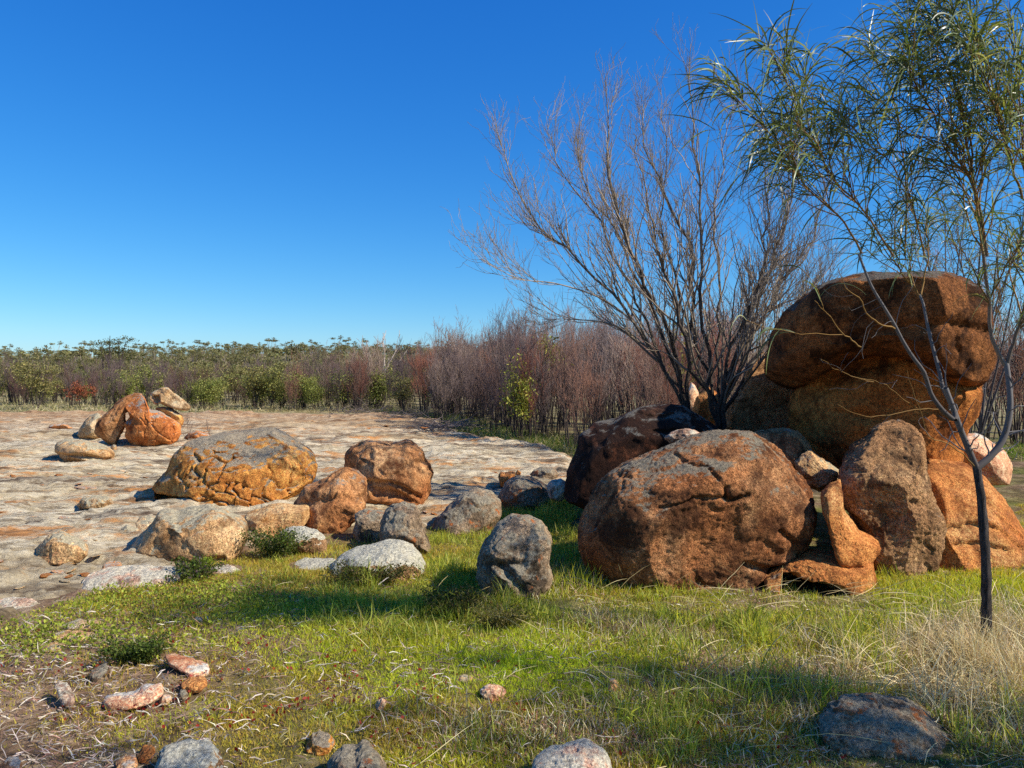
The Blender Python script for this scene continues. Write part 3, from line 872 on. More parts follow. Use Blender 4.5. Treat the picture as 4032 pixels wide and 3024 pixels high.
rock('boulder', 'upright buff boulder leaning against the mushroom rock stem', np.concatenate([src('F', [(725, 330), (760, 200), (840, 108), (950, 38)]), src('E', [(1000, 1398), (1100, 1348), (1200, 1342), (1300, 1377), (1380, 1448), (1412, 1540)]),
     src('F', [(1412, 110), (1432, 200), (1452, 330), (1482, 480), (1522, 620), (1582, 750), (1612, 850), (1602, 950), (1530, 1020), (1500, 1090), (1440, 1180), (1360, 1260), (1200, 1270), (1050, 1250), (960, 1150), (960, 1000), (930, 860), (850, 730), (760, 600), (722, 500)])]),
     6.5, 0.42, M['buff'], n=7, p=2.6, lean=0.12, mid=1.3, fine=2.0, cx=src('F', [(1150, 600)])[0], yaw=-0.25)
rock('boulder', 'broad orange rock mass at the right foot of mushroom rock', src('F', [(1380, 300), (1440, 215), (1600, 228), (1750, 258), (1900, 368), (2000, 498), (2120, 618), (2200, 738), (2300, 900), (2350, 1150), (2211, 1260), (1800, 1290), (1450, 1240), (1350, 800)]), 6.75, 0.55, M['orange2'], n=6, p=2.4, lean=0.6, mid=1.4,
     grooves=[(src('F', [(1550, 760), (1700, 690), (1900, 660), (2050, 720), (2150, 860)]), 0.05, 0.02), (src('F', [(1700, 800), (1900, 780), (2050, 850)]), 0.04, 0.02), (src('F', [(2000, 500), (2050, 620), (2180, 800)]), 0.06, 0.025)])
rock('boulder', 'pinkish sunlit rock behind the thin forked trunk', src('F', [(1700, 120), (1740, 20), (1830, 15), (1950, 80), (2060, 160), (2130, 280), (2100, 420), (1900, 420), (1750, 300)]), 8.6, 0.5, M['pink'], n=6)
hollow = empty('hollow_rock', (at_depth(src('F', [(600, 1300)]), 5.9)[0, 0], 5.9, 0))
tag(hollow, 'hollow wind carved orange rock between great and upright boulders', 'boulder')
rock('tongue', None, src('F', [(575, 480), (640, 428), (700, 398), (738, 375), (748, 400), (735, 440), (720, 520), (755, 620), (850, 755), (910, 850), (1000, 876), (1056, 900), (1056, 950), (1000, 1020), (960, 1080), (740, 1080), (690, 990), (655, 850), (605, 660), (575, 560)]), 5.95, 0.22, M['orange2'], parent=hollow, n=6, p=3.6, mid=0.8, amp=0.6, lean=0.35, cuts=5, yaw=0.25, cx=src('F', [(745, 800)])[0])
rock('arch', None, src('F', [(120, 1150), (250, 1082), (400, 1000), (460, 975), (740, 1000), (900, 1015), (995, 1010), (1000, 1100), (1040, 1215), (1000, 1300), (900, 1380), (720, 1420), (410, 1430), (250, 1420), (140, 1300)]), 5.95, 0.36, M['orange2'], parent=hollow, n=7, p=3.2, mid=0.8, amp=0.5, cuts=3,
     dents=[(src('F', [(275, 1190), (290, 1085), (400, 1062), (520, 1125), (690, 1148), (785, 1200), (785, 1255), (725, 1320), (600, 1400), (400, 1430), (270, 1400)]), 0.6, 0.05)])

# --- foreground stones
rock('stone', 'long pinkish stone lying beyond the low green herb', src('G', [(1185, 1258), (1220, 1248), (1280, 1272), (1390, 1298), (1520, 1330), (1522, 1390), (1410, 1412), (1330, 1362), (1230, 1322)]), gd('G', 1370), 0.09, M['pink'], 'rock', n=5, lean=0.6)
rock('stone', 'long pink slab stone tilted in moss, nearest the herb', src('G', [(735, 1580), (760, 1562), (900, 1550), (1000, 1518), (1080, 1478), (1180, 1466), (1190, 1530), (1100, 1590), (960, 1630), (770, 1665)]), gd('G', 1610), 0.07, M['pink'], 'rock', n=5, lean=0.5)
rock('stone', 'rough orange stone between the two pinkish stones', src('G', [(1305, 1465), (1380, 1432), (1490, 1422), (1508, 1460), (1450, 1508), (1370, 1528)]), gd('G', 1500), 0.07, M['orange2'], 'rock', n=5, lean=0.4)
rock('stone', 'small red pebble at the end of the pink slab stone', src('G', [(1150, 1595), (1180, 1548), (1240, 1548), (1250, 1590), (1190, 1612)]), gd('G', 1590), 0.04, M['pink'], 'rock', n=4)
rock('stone', 'small grey pebble under the rough orange stone', src('G', [(1285, 1565), (1310, 1513), (1350, 1516), (1368, 1550), (1330, 1595)]), gd('G', 1580), 0.04, M['grey'], 'rock', n=4)
rock('stone', 'pale grey green stone set in litter at the left', src('G', [(388, 1480), (430, 1448), (480, 1452), (540, 1550), (535, 1625), (450, 1650), (428, 1560)]), gd('G', 1600), 0.05, M['speck'], 'rock', n=5, lean=2.0)
rock('stone', 'flat grey stone half under the low green herb', src('G', [(635, 1435), (660, 1370), (770, 1318), (790, 1360), (705, 1440)]), gd('G', 1420), 0.05, M['grey'], 'rock', n=5, lean=2.0)
rock('rock_slab', 'tan bedrock patch in the litter below the speckled slab', src('G', [(400, 1055), (560, 998), (700, 1008), (790, 1035), (600, 1068)]), gd('G', 1040), 0.07, M['tan'], 'rock', n=5, lean=1.5)
rock('rock_slab', 'second tan bedrock patch just below the first', src('G', [(320, 1128), (480, 1083), (720, 1098), (710, 1138), (520, 1160)]), gd('G', 1125), 0.07, M['tan'], 'rock', n=5, lean=1.5)
rock('rock_slab', 'smallest tan bedrock patch among curled dry leaves', src('G', [(275, 1218), (360, 1168), (480, 1183), (430, 1222)]), gd('G', 1200), 0.06, M['tan'], 'rock', n=5, lean=1.5)
rock('stone', 'brown pebble in thin grass right of the bedrock patches', src('G', [(1395, 1010), (1420, 985), (1470, 988), (1480, 1012), (1430, 1022)]), gd('G', 1012), 0.05, M['flake'], 'rock', n=4)
rock('stone', 'orange rock with grey rim cut by the bottom edge', src('K', [(1340, 1720), (1365, 1570), (1440, 1518), (1560, 1488), (1700, 1473), (1850, 1478), (1895, 1530), (1945, 1620), (1970, 1720), (1700, 1800), (1450, 1800)]), 2.98, 0.15, M['white'], 'rock', n=6, lean=0.5, sharp=0.4)
rock('stone', 'small orange stone left of the grey rimmed rock', src('K', [(1185, 1560), (1250, 1498), (1330, 1488), (1355, 1530), (1290, 1590), (1200, 1600)]), gd('K', 1580), 0.06, M['orange2'], 'rock', n=5, lean=0.5)
rock('stone', 'flat brown stone touching the small orange stone at the bottom', src('K', [(1000, 1640), (1080, 1585), (1180, 1580), (1205, 1620), (1130, 1670), (1040, 1680)]), 3.1, 0.07, M['flake'], 'rock', n=5, lean=0.5)
rock('stone', 'reddish stone in the bottom left corner', src('K', [(-20, 1680), (80, 1608), (180, 1612), (210, 1680), (100, 1740)]), 3.02, 0.08, M['flake'], 'rock', n=5, lean=0.4)
rock('stone', 'round ochre stone with dark spot in short grass', src('L', [(440, 1480), (500, 1398), (580, 1374), (660, 1386), (700, 1430), (690, 1490), (560, 1515)]), gd('L', 1490), 0.08, M['orange'], 'rock', n=5, lean=0.3)
rock('stone', 'broken hollow red rock with grey rim at the bottom edge', src('L', [(630, 1660), (700, 1570), (760, 1526), (880, 1535), (950, 1486), (1020, 1496), (1090, 1556), (1170, 1670), (1180, 1760), (800, 1800), (650, 1760)]), 2.98, 0.15, M['grey'], 'rock', n=6, lean=0.3,
     dents=[(src('L', [(760, 1660), (780, 1590), (880, 1560), (960, 1540), (1020, 1600), (1040, 1700), (800, 1720)]), 0.12, 0.03)])
rock('stone', 'pinkish stone with a broken face in the sunny lawn', src('L', [(1955, 992), (2010, 946), (2100, 955), (2195, 988), (2170, 1055), (2100, 1068), (2020, 1035)]), gd('L', 1050), 0.07, M['pink'], 'rock', n=5, sharp=0.8)
rock('stone', 'thin tan stone showing above the broken pinkish stone', src('L', [(1755, 895), (1800, 865), (1900, 868), (1910, 890), (1830, 905)]), gd('L', 890), 0.06, M['tan'], 'rock', n=4)
rock('stone', 'small pink pebble in short grass above the ochre stone', src('L', [(1055, 1140), (1085, 1080), (1120, 1060), (1145, 1100), (1120, 1150)]), gd('L', 1150), 0.04, M['pink'], 'rock', n=4)
rock('stone', 'buff lichened stone cut by the bottom edge in tall grass', src('M', [(195, 1720), (220, 1606), (330, 1556), (470, 1516), (620, 1490), (750, 1496), (845, 1556), (895, 1640), (910, 1740), (500, 1800)]), 2.98, 0.15, M['speck'], 'rock', n=6, lean=0.4)
rock('stone', 'brown stone half sunk in yellow green lawn', src('M', [(850, 965), (880, 905), (925, 895), (970, 930), (960, 975)]), gd('M', 970), 0.05, M['flake'], 'rock', n=4)
rock('boulder', 'grey boulder with orange lichen spots in the straw, nearest the camera', src('N', [(410, 1230), (480, 1150), (560, 1098), (640, 1080), (880, 1056), (1050, 1084), (1200, 1106), (1300, 1156), (1400, 1236), (1492, 1306), (1552, 1420), (1620, 1530), (1660, 1640), (1600, 1800), (1100, 1860), (700, 1700), (500, 1450)]), 3.42, 0.26, M['grey'], n=7, p=2.3, lean=0.35, fine=1.6)
# ------------------------------------------------------------------ branches, vectorised
RNG = np.random.RandomState(11)


def unit(v):
    return v / np.maximum(np.linalg.norm(v, axis=-1, keepdims=True), 1e-9)


def tubes(P, R, k=4):
    """P (B,n,3) centre lines, R (B,n) radii -> verts, quads"""
    B, n, _ = P.shape
    T = np.empty_like(P)
    T[:, 1:-1] = P[:, 2:] - P[:, :-2]
    T[:, 0] = P[:, 1] - P[:, 0]; T[:, -1] = P[:, -1] - P[:, -2]
    T = unit(T)
    ref = np.zeros((B, 1, 3)); ref[:, 0, 0] = 0.31; ref[:, 0, 1] = 0.93; ref[:, 0, 2] = 0.18
    U = unit(np.cross(T, ref)); Wv = np.cross(T, U)
    a = np.arange(k) * 2 * math.pi / k
    ring = P[:, :, None, :] + R[:, :, None, None] * (np.cos(a)[None, None, :, None] * U[:, :, None, :] + np.sin(a)[None, None, :, None] * Wv[:, :, None, :])
    V = ring.reshape(-1, 3)
    idx = np.arange(B * n * k).reshape(B, n, k)
    nx = np.roll(idx, -1, axis=2)
    F = np.stack([idx[:, :-1], nx[:, :-1], nx[:, 1:], idx[:, 1:]], -1).reshape(-1, 4)
    return V, F


class Geo:
    def __init__(self):
        self.V = []; self.F = []; self.c = []; self.n = 0

    def add(self, V, F, col):
        if len(V) == 0: return
        self.V.append(V); self.F.append(np.asarray(F) + self.n)
        c = np.asarray(col, float)
        self.c.append(np.broadcast_to(c, (len(V), 3)) if c.ndim == 1 else c)
        self.n += len(V)

    def tube(self, P, R, col_thick, col_thin, k=4, r0=0.03, r1=0.004):
        V, F = tubes(P, R, k)
        t = sstep(math.log(r1), math.log(r0), np.log(np.maximum(R, 1e-5)))
        t = np.repeat(t.ravel(), k)[:, None]
        col = np.asarray(col_thick) * t + np.asarray(col_thin) * (1 - t)
        jit = np.repeat(RNG.uniform(0.75, 1.25, P.shape[0]), P.shape[1] * k)[:, None]
        self.add(V, F, col * jit)

    def tube2(self, P, R, ca, cb, k=6):
        """colour runs from ca at the start to cb at the end of every line"""
        V, F = tubes(P, R, k)
        t = np.repeat(np.tile(np.linspace(0, 1, P.shape[1]), P.shape[0]), k)[:, None]
        self.add(V, F, np.asarray(ca) * (1 - t) + np.asarray(cb) * t)

    def mesh(self, name, smooth=True):
        by = {}
        for f in self.F: by.setdefault(f.shape[1], []).append(f)
        return mk_mesh(name, np.concatenate(self.V), [np.concatenate(v) for v in by.values()], np.concatenate(self.c), smooth)


def resample(line, n):
    line = np.asarray(line, float)
    # Catmull-Rom through the traced points
    p = np.concatenate([[2 * line[0] - line[1]], line, [2 * line[-1] - line[-2]]])
    out = []
    for i in range(len(line) - 1):
        a, b, c, d = p[i], p[i + 1], p[i + 2], p[i + 3]
        for t in np.linspace(0, 1, 12, endpoint=False):
            out.append(0.5 * (2 * b + (c - a) * t + (2 * a - 5 * b + 4 * c - d) * t * t + (3 * b - a - 3 * c + d) * t ** 3))
    out.append(line[-1])
    out = np.array(out)
    s = np.concatenate([[0], np.cumsum(np.linalg.norm(np.diff(out, axis=0), axis=1))])
    u = np.linspace(0, s[-1], n)
    return np.stack([np.interp(u, s, out[:, i]) for i in range(3)], 1)


def sprout(P, R, count, t0, t1, length, spread, n=6, trop=0.3, wig=0.25, rr=0.6, rend=0.4, taper_len=0.6, rmin=0.0015, bias=None):
    """side branches off parent lines P (B,n,3)"""
    B, np_, _ = P.shape
    par = RNG.randint(0, B, count)
    if bias is not None: par = RNG.choice(B, count, p=bias / bias.sum())
    t = RNG.uniform(t0, t1, count)
    f = t * (np_ - 1)
    i = np.minimum(f.astype(int), np_ - 2); w = (f - i)[:, None]
    base = P[par, i] * (1 - w) + P[par, i + 1] * w
    r0 = (R[par, i] * (1 - w[:, 0]) + R[par, i + 1] * w[:, 0]) * rr
    tan = unit(P[par, i + 1] - P[par, i])
    rv = RNG.normal(size=(count, 3))
    perp = unit(rv - (rv * tan).sum(1, keepdims=True) * tan)
    a = RNG.uniform(spread * 0.5, spread * 1.3, count)[:, None]
    d = unit(np.cos(a) * tan + np.sin(a) * perp)
    L = length * RNG.uniform(0.55, 1.3, count) * (1 - taper_len * t)
    out = np.empty((count, n, 3)); out[:, 0] = base
    for s in range(1, n):
        d = unit(d + RNG.normal(size=(count, 3)) * wig + np.array((0, 0, trop)))
        out[:, s] = out[:, s - 1] + d * (L / (n - 1))[:, None]
    r0 = np.maximum(r0, rmin)
    Rr = np.maximum(r0[:, None] * np.linspace(1, rend, n)[None], rmin * 0.7)
    return out, Rr


def strips(base, d0, L, W, col, droop=1.0, n=5, twist=0.4, tipw=0.15):
    """long narrow leaves / blades that start along d0 and bend by droop; returns verts, quads, colours"""
    B = len(base)
    pts = np.empty((B, n + 1, 3)); pts[:, 0] = base
    d = unit(d0.copy())
    for s in range(1, n + 1):
        g = droop if np.isscalar(droop) else droop[:, None]
        d = unit(d + np.array((0, 0, -1.0)) * g / n + RNG.normal(size=(B, 3)) * twist / n)
        pts[:, s] = pts[:, s - 1] + d * (L / n)[:, None]
    side = RNG.normal(size=(B, 1, 3))
    T = np.gradient(pts, axis=1)
    S = unit(np.cross(T, side))
    if n == 1:      # one small triangle
        V = np.stack([pts[:, 0] - S[:, 0] * W[:, None] * 0.5, pts[:, 0] + S[:, 0] * W[:, None] * 0.5, pts[:, 1]], 1).reshape(-1, 3)
        return V, np.arange(B * 3).reshape(B, 3), np.repeat(col, 3, axis=0)
    prof = np.interp(np.linspace(0, 1, n + 1), [0, 0.25, 0.6, 1], [0.55, 1, 0.9, tipw])
    w = (W[:, None] * prof[None])[..., None] * 0.5
    V = np.stack([pts - S * w, pts + S * w], 2).reshape(-1, 3)
    idx = np.arange(B * (n + 1) * 2).reshape(B, n + 1, 2)
    F = np.stack([idx[:, :-1, 0], idx[:, :-1, 1], idx[:, 1:, 1], idx[:, 1:, 0]], -1).reshape(-1, 4)
    c = np.repeat(col, (n + 1) * 2, axis=0)
    return V, F, c


def jitter_cols(cols, n, amt=0.2):
    cols = np.array([srgb(c) for c in cols])
    c = cols[RNG.randint(0, len(cols), n)]
    return np.clip(c * RNG.uniform(1 - amt, 1 + amt, (n, 1)) * RNG.uniform(1 - amt * 0.3, 1 + amt * 0.3, (n, 3)), 0, 1)


def lines_to(geo_pts, n, r0, r1, dep):
    """traced limbs: list of (region, pixels, depth start, depth end)"""
    Ps, Rs = [], []
    for k, (reg, px, da, db) in enumerate(geo_pts):
        s = src(reg, px)
        u = np.linspace(0, 1, len(s))
        P = resample(at_depth(s, da + (db - da) * u), n)
        Ps.append(P)
    return np.array(Ps)


# ------------------------------------------------------------------ bare many-stemmed tree behind the dark boulder
dB = 9.0
stems = [
    ('T', [(1482, 1000), (1478, 880), (1430, 795), (1372, 702), (1330, 648), (1250, 562), (1160, 490), (1112, 400), (1062, 245)], dB, dB - 0.3),
    ('T', [(1484, 1000), (1480, 875), (1440, 800), (1392, 690), (1350, 600), (1290, 470), (1232, 395), (1195, 310), (1180, 250)], dB, dB + 0.5),
    ('T', [(1486, 1000), (1482, 880), (1462, 780), (1440, 700), (1372, 560), (1322, 420), (1312, 290), (1308, 165)], dB, dB - 0.6),
    ('T', [(1488, 1000), (1484, 880), (1490, 760), (1500, 650), (1480, 500), (1402, 350), (1385, 205)], dB, dB + 0.8),
    ('T', [(1490, 1000), (1488, 885), (1455, 790), (1400, 650), (1340, 520), (1270, 420), (1250, 300), (1262, 240)], dB, dB + 1.0),
    ('T', [(1548, 1010), (1550, 910), (1530, 800), (1510, 650), (1522, 500), (1500, 300), (1492, 95)], dB, dB - 0.2),
    ('T', [(1550, 1010), (1552, 905), (1552, 780), (1560, 640), (1545, 500), (1560, 350), (1592, 170)], dB, dB + 0.5),
    ('T', [(1552, 1010), (1555, 900), (1570, 780), (1602, 700), (1642, 600), (1660, 450), (1642, 300)], dB, dB - 0.5),
    ('T', [(1553, 1010), (1556, 900), (1590, 800), (1640, 700), (1700, 600), (1760, 500), (1790, 400)], dB, dB + 0.4),
    ('T', [(1554, 1010), (1558, 905), (1602, 830), (1660, 740), (1740, 640), (1805, 560)], dB, dB + 0.9),
    ('T', [(1556, 1010), (1560, 910), (1580, 800), (1620, 680), (1690, 520), (1710, 400), (1712, 330)], dB, dB - 0.7),
    ('T', [(1550, 1010), (1550, 890), (1510, 760), (1470, 640), (1430, 480), (1440, 330), (1420, 230)], dB, dB + 0.9),
    ('T', [(1549, 1010), (1548, 900), (1500, 790), (1440, 600), (1400, 450), (1372, 300)], dB, dB - 0.9),
]
low = [
    ('T', [(1400, 745), (1372, 700), (1300, 645), (1200, 612), (1120, 602), (1035, 558)], dB, dB - 0.8),
    ('T', [(1420, 780), (1330, 705), (1240, 690), (1170, 690)], dB, dB + 0.7),
    ('T', [(1600, 840), (1660, 760), (1700, 700), (1770, 640)], dB, dB - 0.9),
]
BT = dict(thick=srgb('#453c35'), thin=srgb('#a3937e'))
bare_base = (at_depth(src('T', [(1515, 950)]), dB)[0, 0], dB, 0.0)
bare = empty('bare_tree', bare_base)
tag(bare, 'leafless many stemmed tree fanning up behind the dark boulder', 'tree')


def bare_tree_parts(root, P0, P1, R0, R1, n2, n3, n4, lens, cols, origin, rmin=0.0016):
    g = Geo()
    g.tube(P0, R0, cols['thick'], cols['thin'], 7)
    link('trunk', g.mesh('trunk'), M['bark'], root).data.transform(__import__('mathutils').Matrix.Translation(-Vector(origin)))
    g = Geo()
    if P1 is not None: g.tube(P1, R1, cols['thick'], cols['thin'], 5)
    A = P0 if P1 is None else np.concatenate([P0, P1]); Ra = R0 if P1 is None else np.concatenate([R0, R1])
    P2, R2 = sprout(A, Ra, n2, 0.2, 0.97, lens[0], 0.42, n=9, trop=0.10, wig=0.15, rr=0.62, rend=0.3, taper_len=0.82, rmin=rmin * 1.8)
    g.tube(P2, R2, cols['thick'], cols['thin'], 4)
    P3, R3 = sprout(np.concatenate([P2]), np.concatenate([R2]), n3, 0.15, 1.0, lens[1], 0.55, n=7, trop=0.16, wig=0.2, rr=0.6, rend=0.45, taper_len=0.4, rmin=rmin * 1.25)
    g.tube(P3, R3, cols['thick'], cols['thin'], 3)
    P3b, R3b = sprout(P0, R0, n3 // 3, 0.55, 1.0, lens[1], 0.4, n=7, trop=0.16, wig=0.18, rr=0.6, rend=0.45, taper_len=0.4, rmin=rmin * 1.25)
    g.tube(P3b, R3b, cols['thick'], cols['thin'], 3)
    P3 = np.concatenate([P3, P3b]); R3 = np.concatenate([R3, R3b])
    P4, R4 = sprout(P3, R3, n4, 0.2, 1.0, lens[2], 0.6, n=5, trop=0.12, wig=0.25, rr=0.7, rend=0.6, taper_len=0.3, rmin=rmin)
    g.tube(P4, R4, cols['thick'], cols['thin'], 3)
    o = link('branches', g.mesh('branches'), M['twig'], root)
    o.data.transform(__import__('mathutils').Matrix.Translation(-Vector(origin)))
    tag(o, kind='stuff')
    return P3, P4


P0 = lines_to(stems, 22, 0, 0, 0)
R0 = np.linspace(1, 0.10, 22)[None] * RNG.uniform(0.024, 0.036, len(P0))[:, None]
P0[:, 3:-1] += RNG.normal(size=(len(P0), 18, 3)) * 0.02
P1 = lines_to(low, 22, 0, 0, 0)
R1 = np.linspace(1, 0.12, 22)[None] * RNG.uniform(0.014, 0.02, len(P1))[:, None]
bare_tree_parts(bare, P0, P1, R0, R1, 260, 1450, 3600, (1.5, 0.6, 0.24), BT, bare_base, 0.0021)

# ------------------------------------------------------------------ wattle at the right: thin forked trunk, drooping leaves
dW = 4.45
WT = dict(thick=srgb('#4a423d'), thin=srgb('#8a6a3c'), pale=srgb('#75716f'))
w_trunk = [('T', [(2129, 1430), (2131, 1300), (2129, 1200), (2121, 1100), (2110, 1010)], dW, dW)]
w_limbs = [
    ('T', [(2110, 1012), (2078, 935), (2058, 880), (2042, 838)], dW, dW - 0.1),
    ('E', [(1640, 1330), (1560, 1260), (1470, 1140), (1430, 1020), (1400, 940), (1310, 820), (1230, 690), (1170, 570), (1080, 420), (980, 250), (880, 0)], dW - 0.1, dW - 0.35),
    ('E', [(1655, 1335), (1660, 1290), (1620, 1200), (1560, 1080), (1530, 950), (1490, 800), (1440, 600), (1400, 400), (1370, 330)], dW - 0.1, dW + 0.1),
    ('T', [(2108, 1012), (2140, 985), (2168, 945), (2182, 880), (2176, 800), (2172, 780)], dW, dW + 0.05),
]
w_branches = [
    ('E', [(1370, 340), (1330, 270), (1250, 200), (1180, 90), (1100, 0), (1020, -120)], dW + 0.1, dW),
    ('E', [(1380, 340), (1400, 240), (1415, 100), (1420, 0), (1400, -200)], dW + 0.1, dW + 0.2),
    ('E', [(1340, 300), (1300, 150), (1270, 0), (1262, -150)], dW + 0.1, dW + 0.3),
    ('T', [(2172, 790), (2150, 740), (2140, 690), (2138, 650), (2128, 600), (2122, 540), (2105, 400), (2078, 260), (2052, 150)], dW + 0.05, dW - 0.4),
    ('T', [(2175, 790), (2200, 720), (2225, 620), (2240, 500)], dW + 0.05, dW - 0.2),
    ('T', [(2138, 655), (2160, 610), (2190, 560), (2212, 520)], dW, dW - 0.3),
    ('U', [(780, 960), (660, 790), (560, 680), (500, 590), (420, 480), (380, 320), (310, 180)], dW - 0.35, dW - 0.5),
    ('U', [(660, 950), (590, 820), (480, 740), (400, 640), (340, 540), (240, 440), (160, 350)], dW - 0.35, dW - 0.7),
    ('U', [(560, 690), (540, 600), (560, 500), (600, 420)], dW - 0.4, dW - 0.2),
    ('U', [(895, 960), (870, 800), (840, 720), (760, 600), (650, 500), (590, 420)], dW, dW - 0.3),
    ('U', [(820, 960), (820, 700), (800, 560), (790, 450), (740, 290), (665, 170)], dW, dW + 0.1),
    ('U', [(1130, 960), (1100, 800), (1050, 650), (970, 540), (930, 430), (850, 300), (840, 120)], dW - 0.2, dW - 0.5),
    ('U', [(1060, 660), (1080, 560), (1050, 400), (1030, 150), (1010, 0)], dW - 0.3, dW - 0.4),
    ('U', [(1262, 745), (1230, 650), (1180, 480), (1130, 300), (1080, 150)], dW - 0.3, dW - 0.6),
    ('U', [(950, 500), (955, 180), (945, -20)], dW - 0.4, dW - 0.3),
    ('U', [(1300, 800), (1260, 560), (1250, 300), (1240, 80)], dW - 0.2, dW - 0.5),
    ('E', [(1170, 600), (1050, 560), (950, 450), (900, 340), (820, 260), (760, 100)], dW - 0.3, dW - 0.6),
    ('E', [(900, 750), (760, 620), (650, 500), (560, 390), (500, 320)], dW - 0.4, dW - 0.6),
    ('E', [(1000, 1030), (780, 980), (660, 920), (580, 850)], dW - 0.2, dW - 0.4),
    ('E', [(1520, 1250), (1350, 1245), (1150, 1265), (950, 1280), (800, 1250), (640, 1180)], dW - 0.15, dW - 0.5),
    ('E', [(1350, 1240), (1180, 1100), (1030, 1010), (900, 1020)], dW - 0.1, dW - 0.4),
    ('F', [(1820, 290), (1700, 170), (1560, 80), (1410, 20), (1350, -150), (1200, -500)], dW, dW - 0.4),
]


def wattle(root, origin, PT, RT, PL, RL, PB, RB, n_tw, n_leaf, cols, leaf_cols, leaf_len=0.2, leaf_w=0.006, name_leaf='leaves', droop=1.3, tw_len=0.45, leafy=(0.08, 1.0), bias=None, inner=0):
    T = __import__('mathutils').Matrix.Translation(-Vector(origin))
    g = Geo()
    mid = (np.array(cols['thick']) + np.array(cols['pale'])) / 2
    g.tube2(PT, RT, cols['thick'], cols['thick'] if len(PL) > 4 else np.array(cols['thick']) * 0.75 + mid * 0.25, 10)
    o = link('trunk', g.mesh('trunk'), M['bark'], root); o.data.transform(T)
    g = Geo()
    g.tube2(PL, RL, np.array(cols['thick']) * 0.6 + mid * 0.4, cols['pale'], 7)
    g.tube(PB, RB, cols['pale'], cols['thin'], 5, 0.014, 0.005)
    P2, R2 = sprout(PB, RB, n_tw, 0.2, 0.97, tw_len, 0.6, n=7, trop=0.05, wig=0.16, rr=0.6, rend=0.4, taper_len=0.72, rmin=0.0016, bias=bias)
    g.tube(P2, R2, cols['pale'], cols['thin'], 4, 0.012, 0.004)
    if inner:
        for PP, RR in ((PL, RL), (PB, RB)):
            P5, R5 = sprout(PP, RR, inner // 2, 0.05, 0.8, 0.35, 0.8, n=7, trop=0.03, wig=0.3, rr=0.3, rend=0.4, rmin=0.0014)
            g.tube(P5, R5, cols['pale'], cols['pale'], 3)
    o = link('branches', g.mesh('branches'), M['twig'], root); o.data.transform(T)
    tag(o, kind='stuff')
    # leaves
    A = np.concatenate([P2])
    par = RNG.randint(0, len(A), n_leaf)
    t = RNG.uniform(leafy[0], leafy[1], n_leaf) * (A.shape[1] - 1)
    i = np.minimum(t.astype(int), A.shape[1] - 2); w = (t - i)[:, None]
    base = A[par, i] * (1 - w) + A[par, i + 1] * w
    tan = unit(A[par, i + 1] - A[par, i])
    d0 = unit(tan * 0.75 + RNG.normal(size=(n_leaf, 3)) * 0.45 + np.array((-0.05, 0, 0.05)))
    L = leaf_len * RNG.uniform(0.55, 1.35, n_leaf)
    V, F, c = strips(base, d0, L, leaf_w * RNG.uniform(0.7, 1.3, n_leaf), jitter_cols(leaf_cols, n_leaf, 0.25), droop=droop * RNG.uniform(0.3, 1.5, n_leaf), n=7, twist=0.4)
    me = mk_mesh(name_leaf, V, [F], c, True)
    o = link(name_leaf, me, M['leaf'], root); o.data.transform(T)
    tag(o, kind='stuff')


wat_base = (at_depth(src('T', [(2129, 1412)]), dW)[0, 0], dW, 0.0)
wat = empty('wattle_tree', wat_base)
tag(wat, 'slender forked wattle with long drooping leaves at the right edge', 'tree')
PT = lines_to(w_trunk, 20, 0, 0, 0)
RT = (np.linspace(0.0285, 0.023, 20) + 0.016 * np.exp(-np.linspace(0, 9, 20)))[None] * RNG.uniform(0.93, 1.07, (1, 20))
PT = PT + RNG.normal(size=PT.shape) * 0.0025
PL = lines_to(w_limbs, 26, 0, 0, 0)
RL = np.stack([np.linspace(0.018, 0.015, 26), np.linspace(0.0135, 0.006, 26), np.linspace(0.013, 0.007, 26), np.linspace(0.021, 0.014, 26)])
PB = lines_to(w_branches, 18, 0, 0, 0)
PB[:, 1:] += np.cumsum(RNG.normal(size=(len(PB), 17, 3)) * 0.004, axis=1)
rb = np.array([.0065, .006, .005, .012, .011, .006, .006, .006, .004, .0055, .0055, .0085, .006, .007, .004, .007, .005, .004, .003, .003, .003, .004])
RB = rb[:, None] * np.linspace(1, 0.32, 18)[None]
leafy_w = np.array([.4, .3, .3, 1.4, .8, .5, 1.6, 1.7, .8, 1.2, 1.2, 1.6, 1.4, 1.6, 1.0, 1.4, .03, .02, .004, .004, .004, .004])
LEAF = ['#4e5c34', '#5e6c3e', '#6e7a48', '#848e5c', '#444f30', '#a2a878']
wattle(wat, wat_base, PT, RT, PL, RL, PB, RB, 330, 3500, WT, LEAF, 0.235, 0.0072, droop=1.7, tw_len=0.62, bias=leafy_w, inner=70)


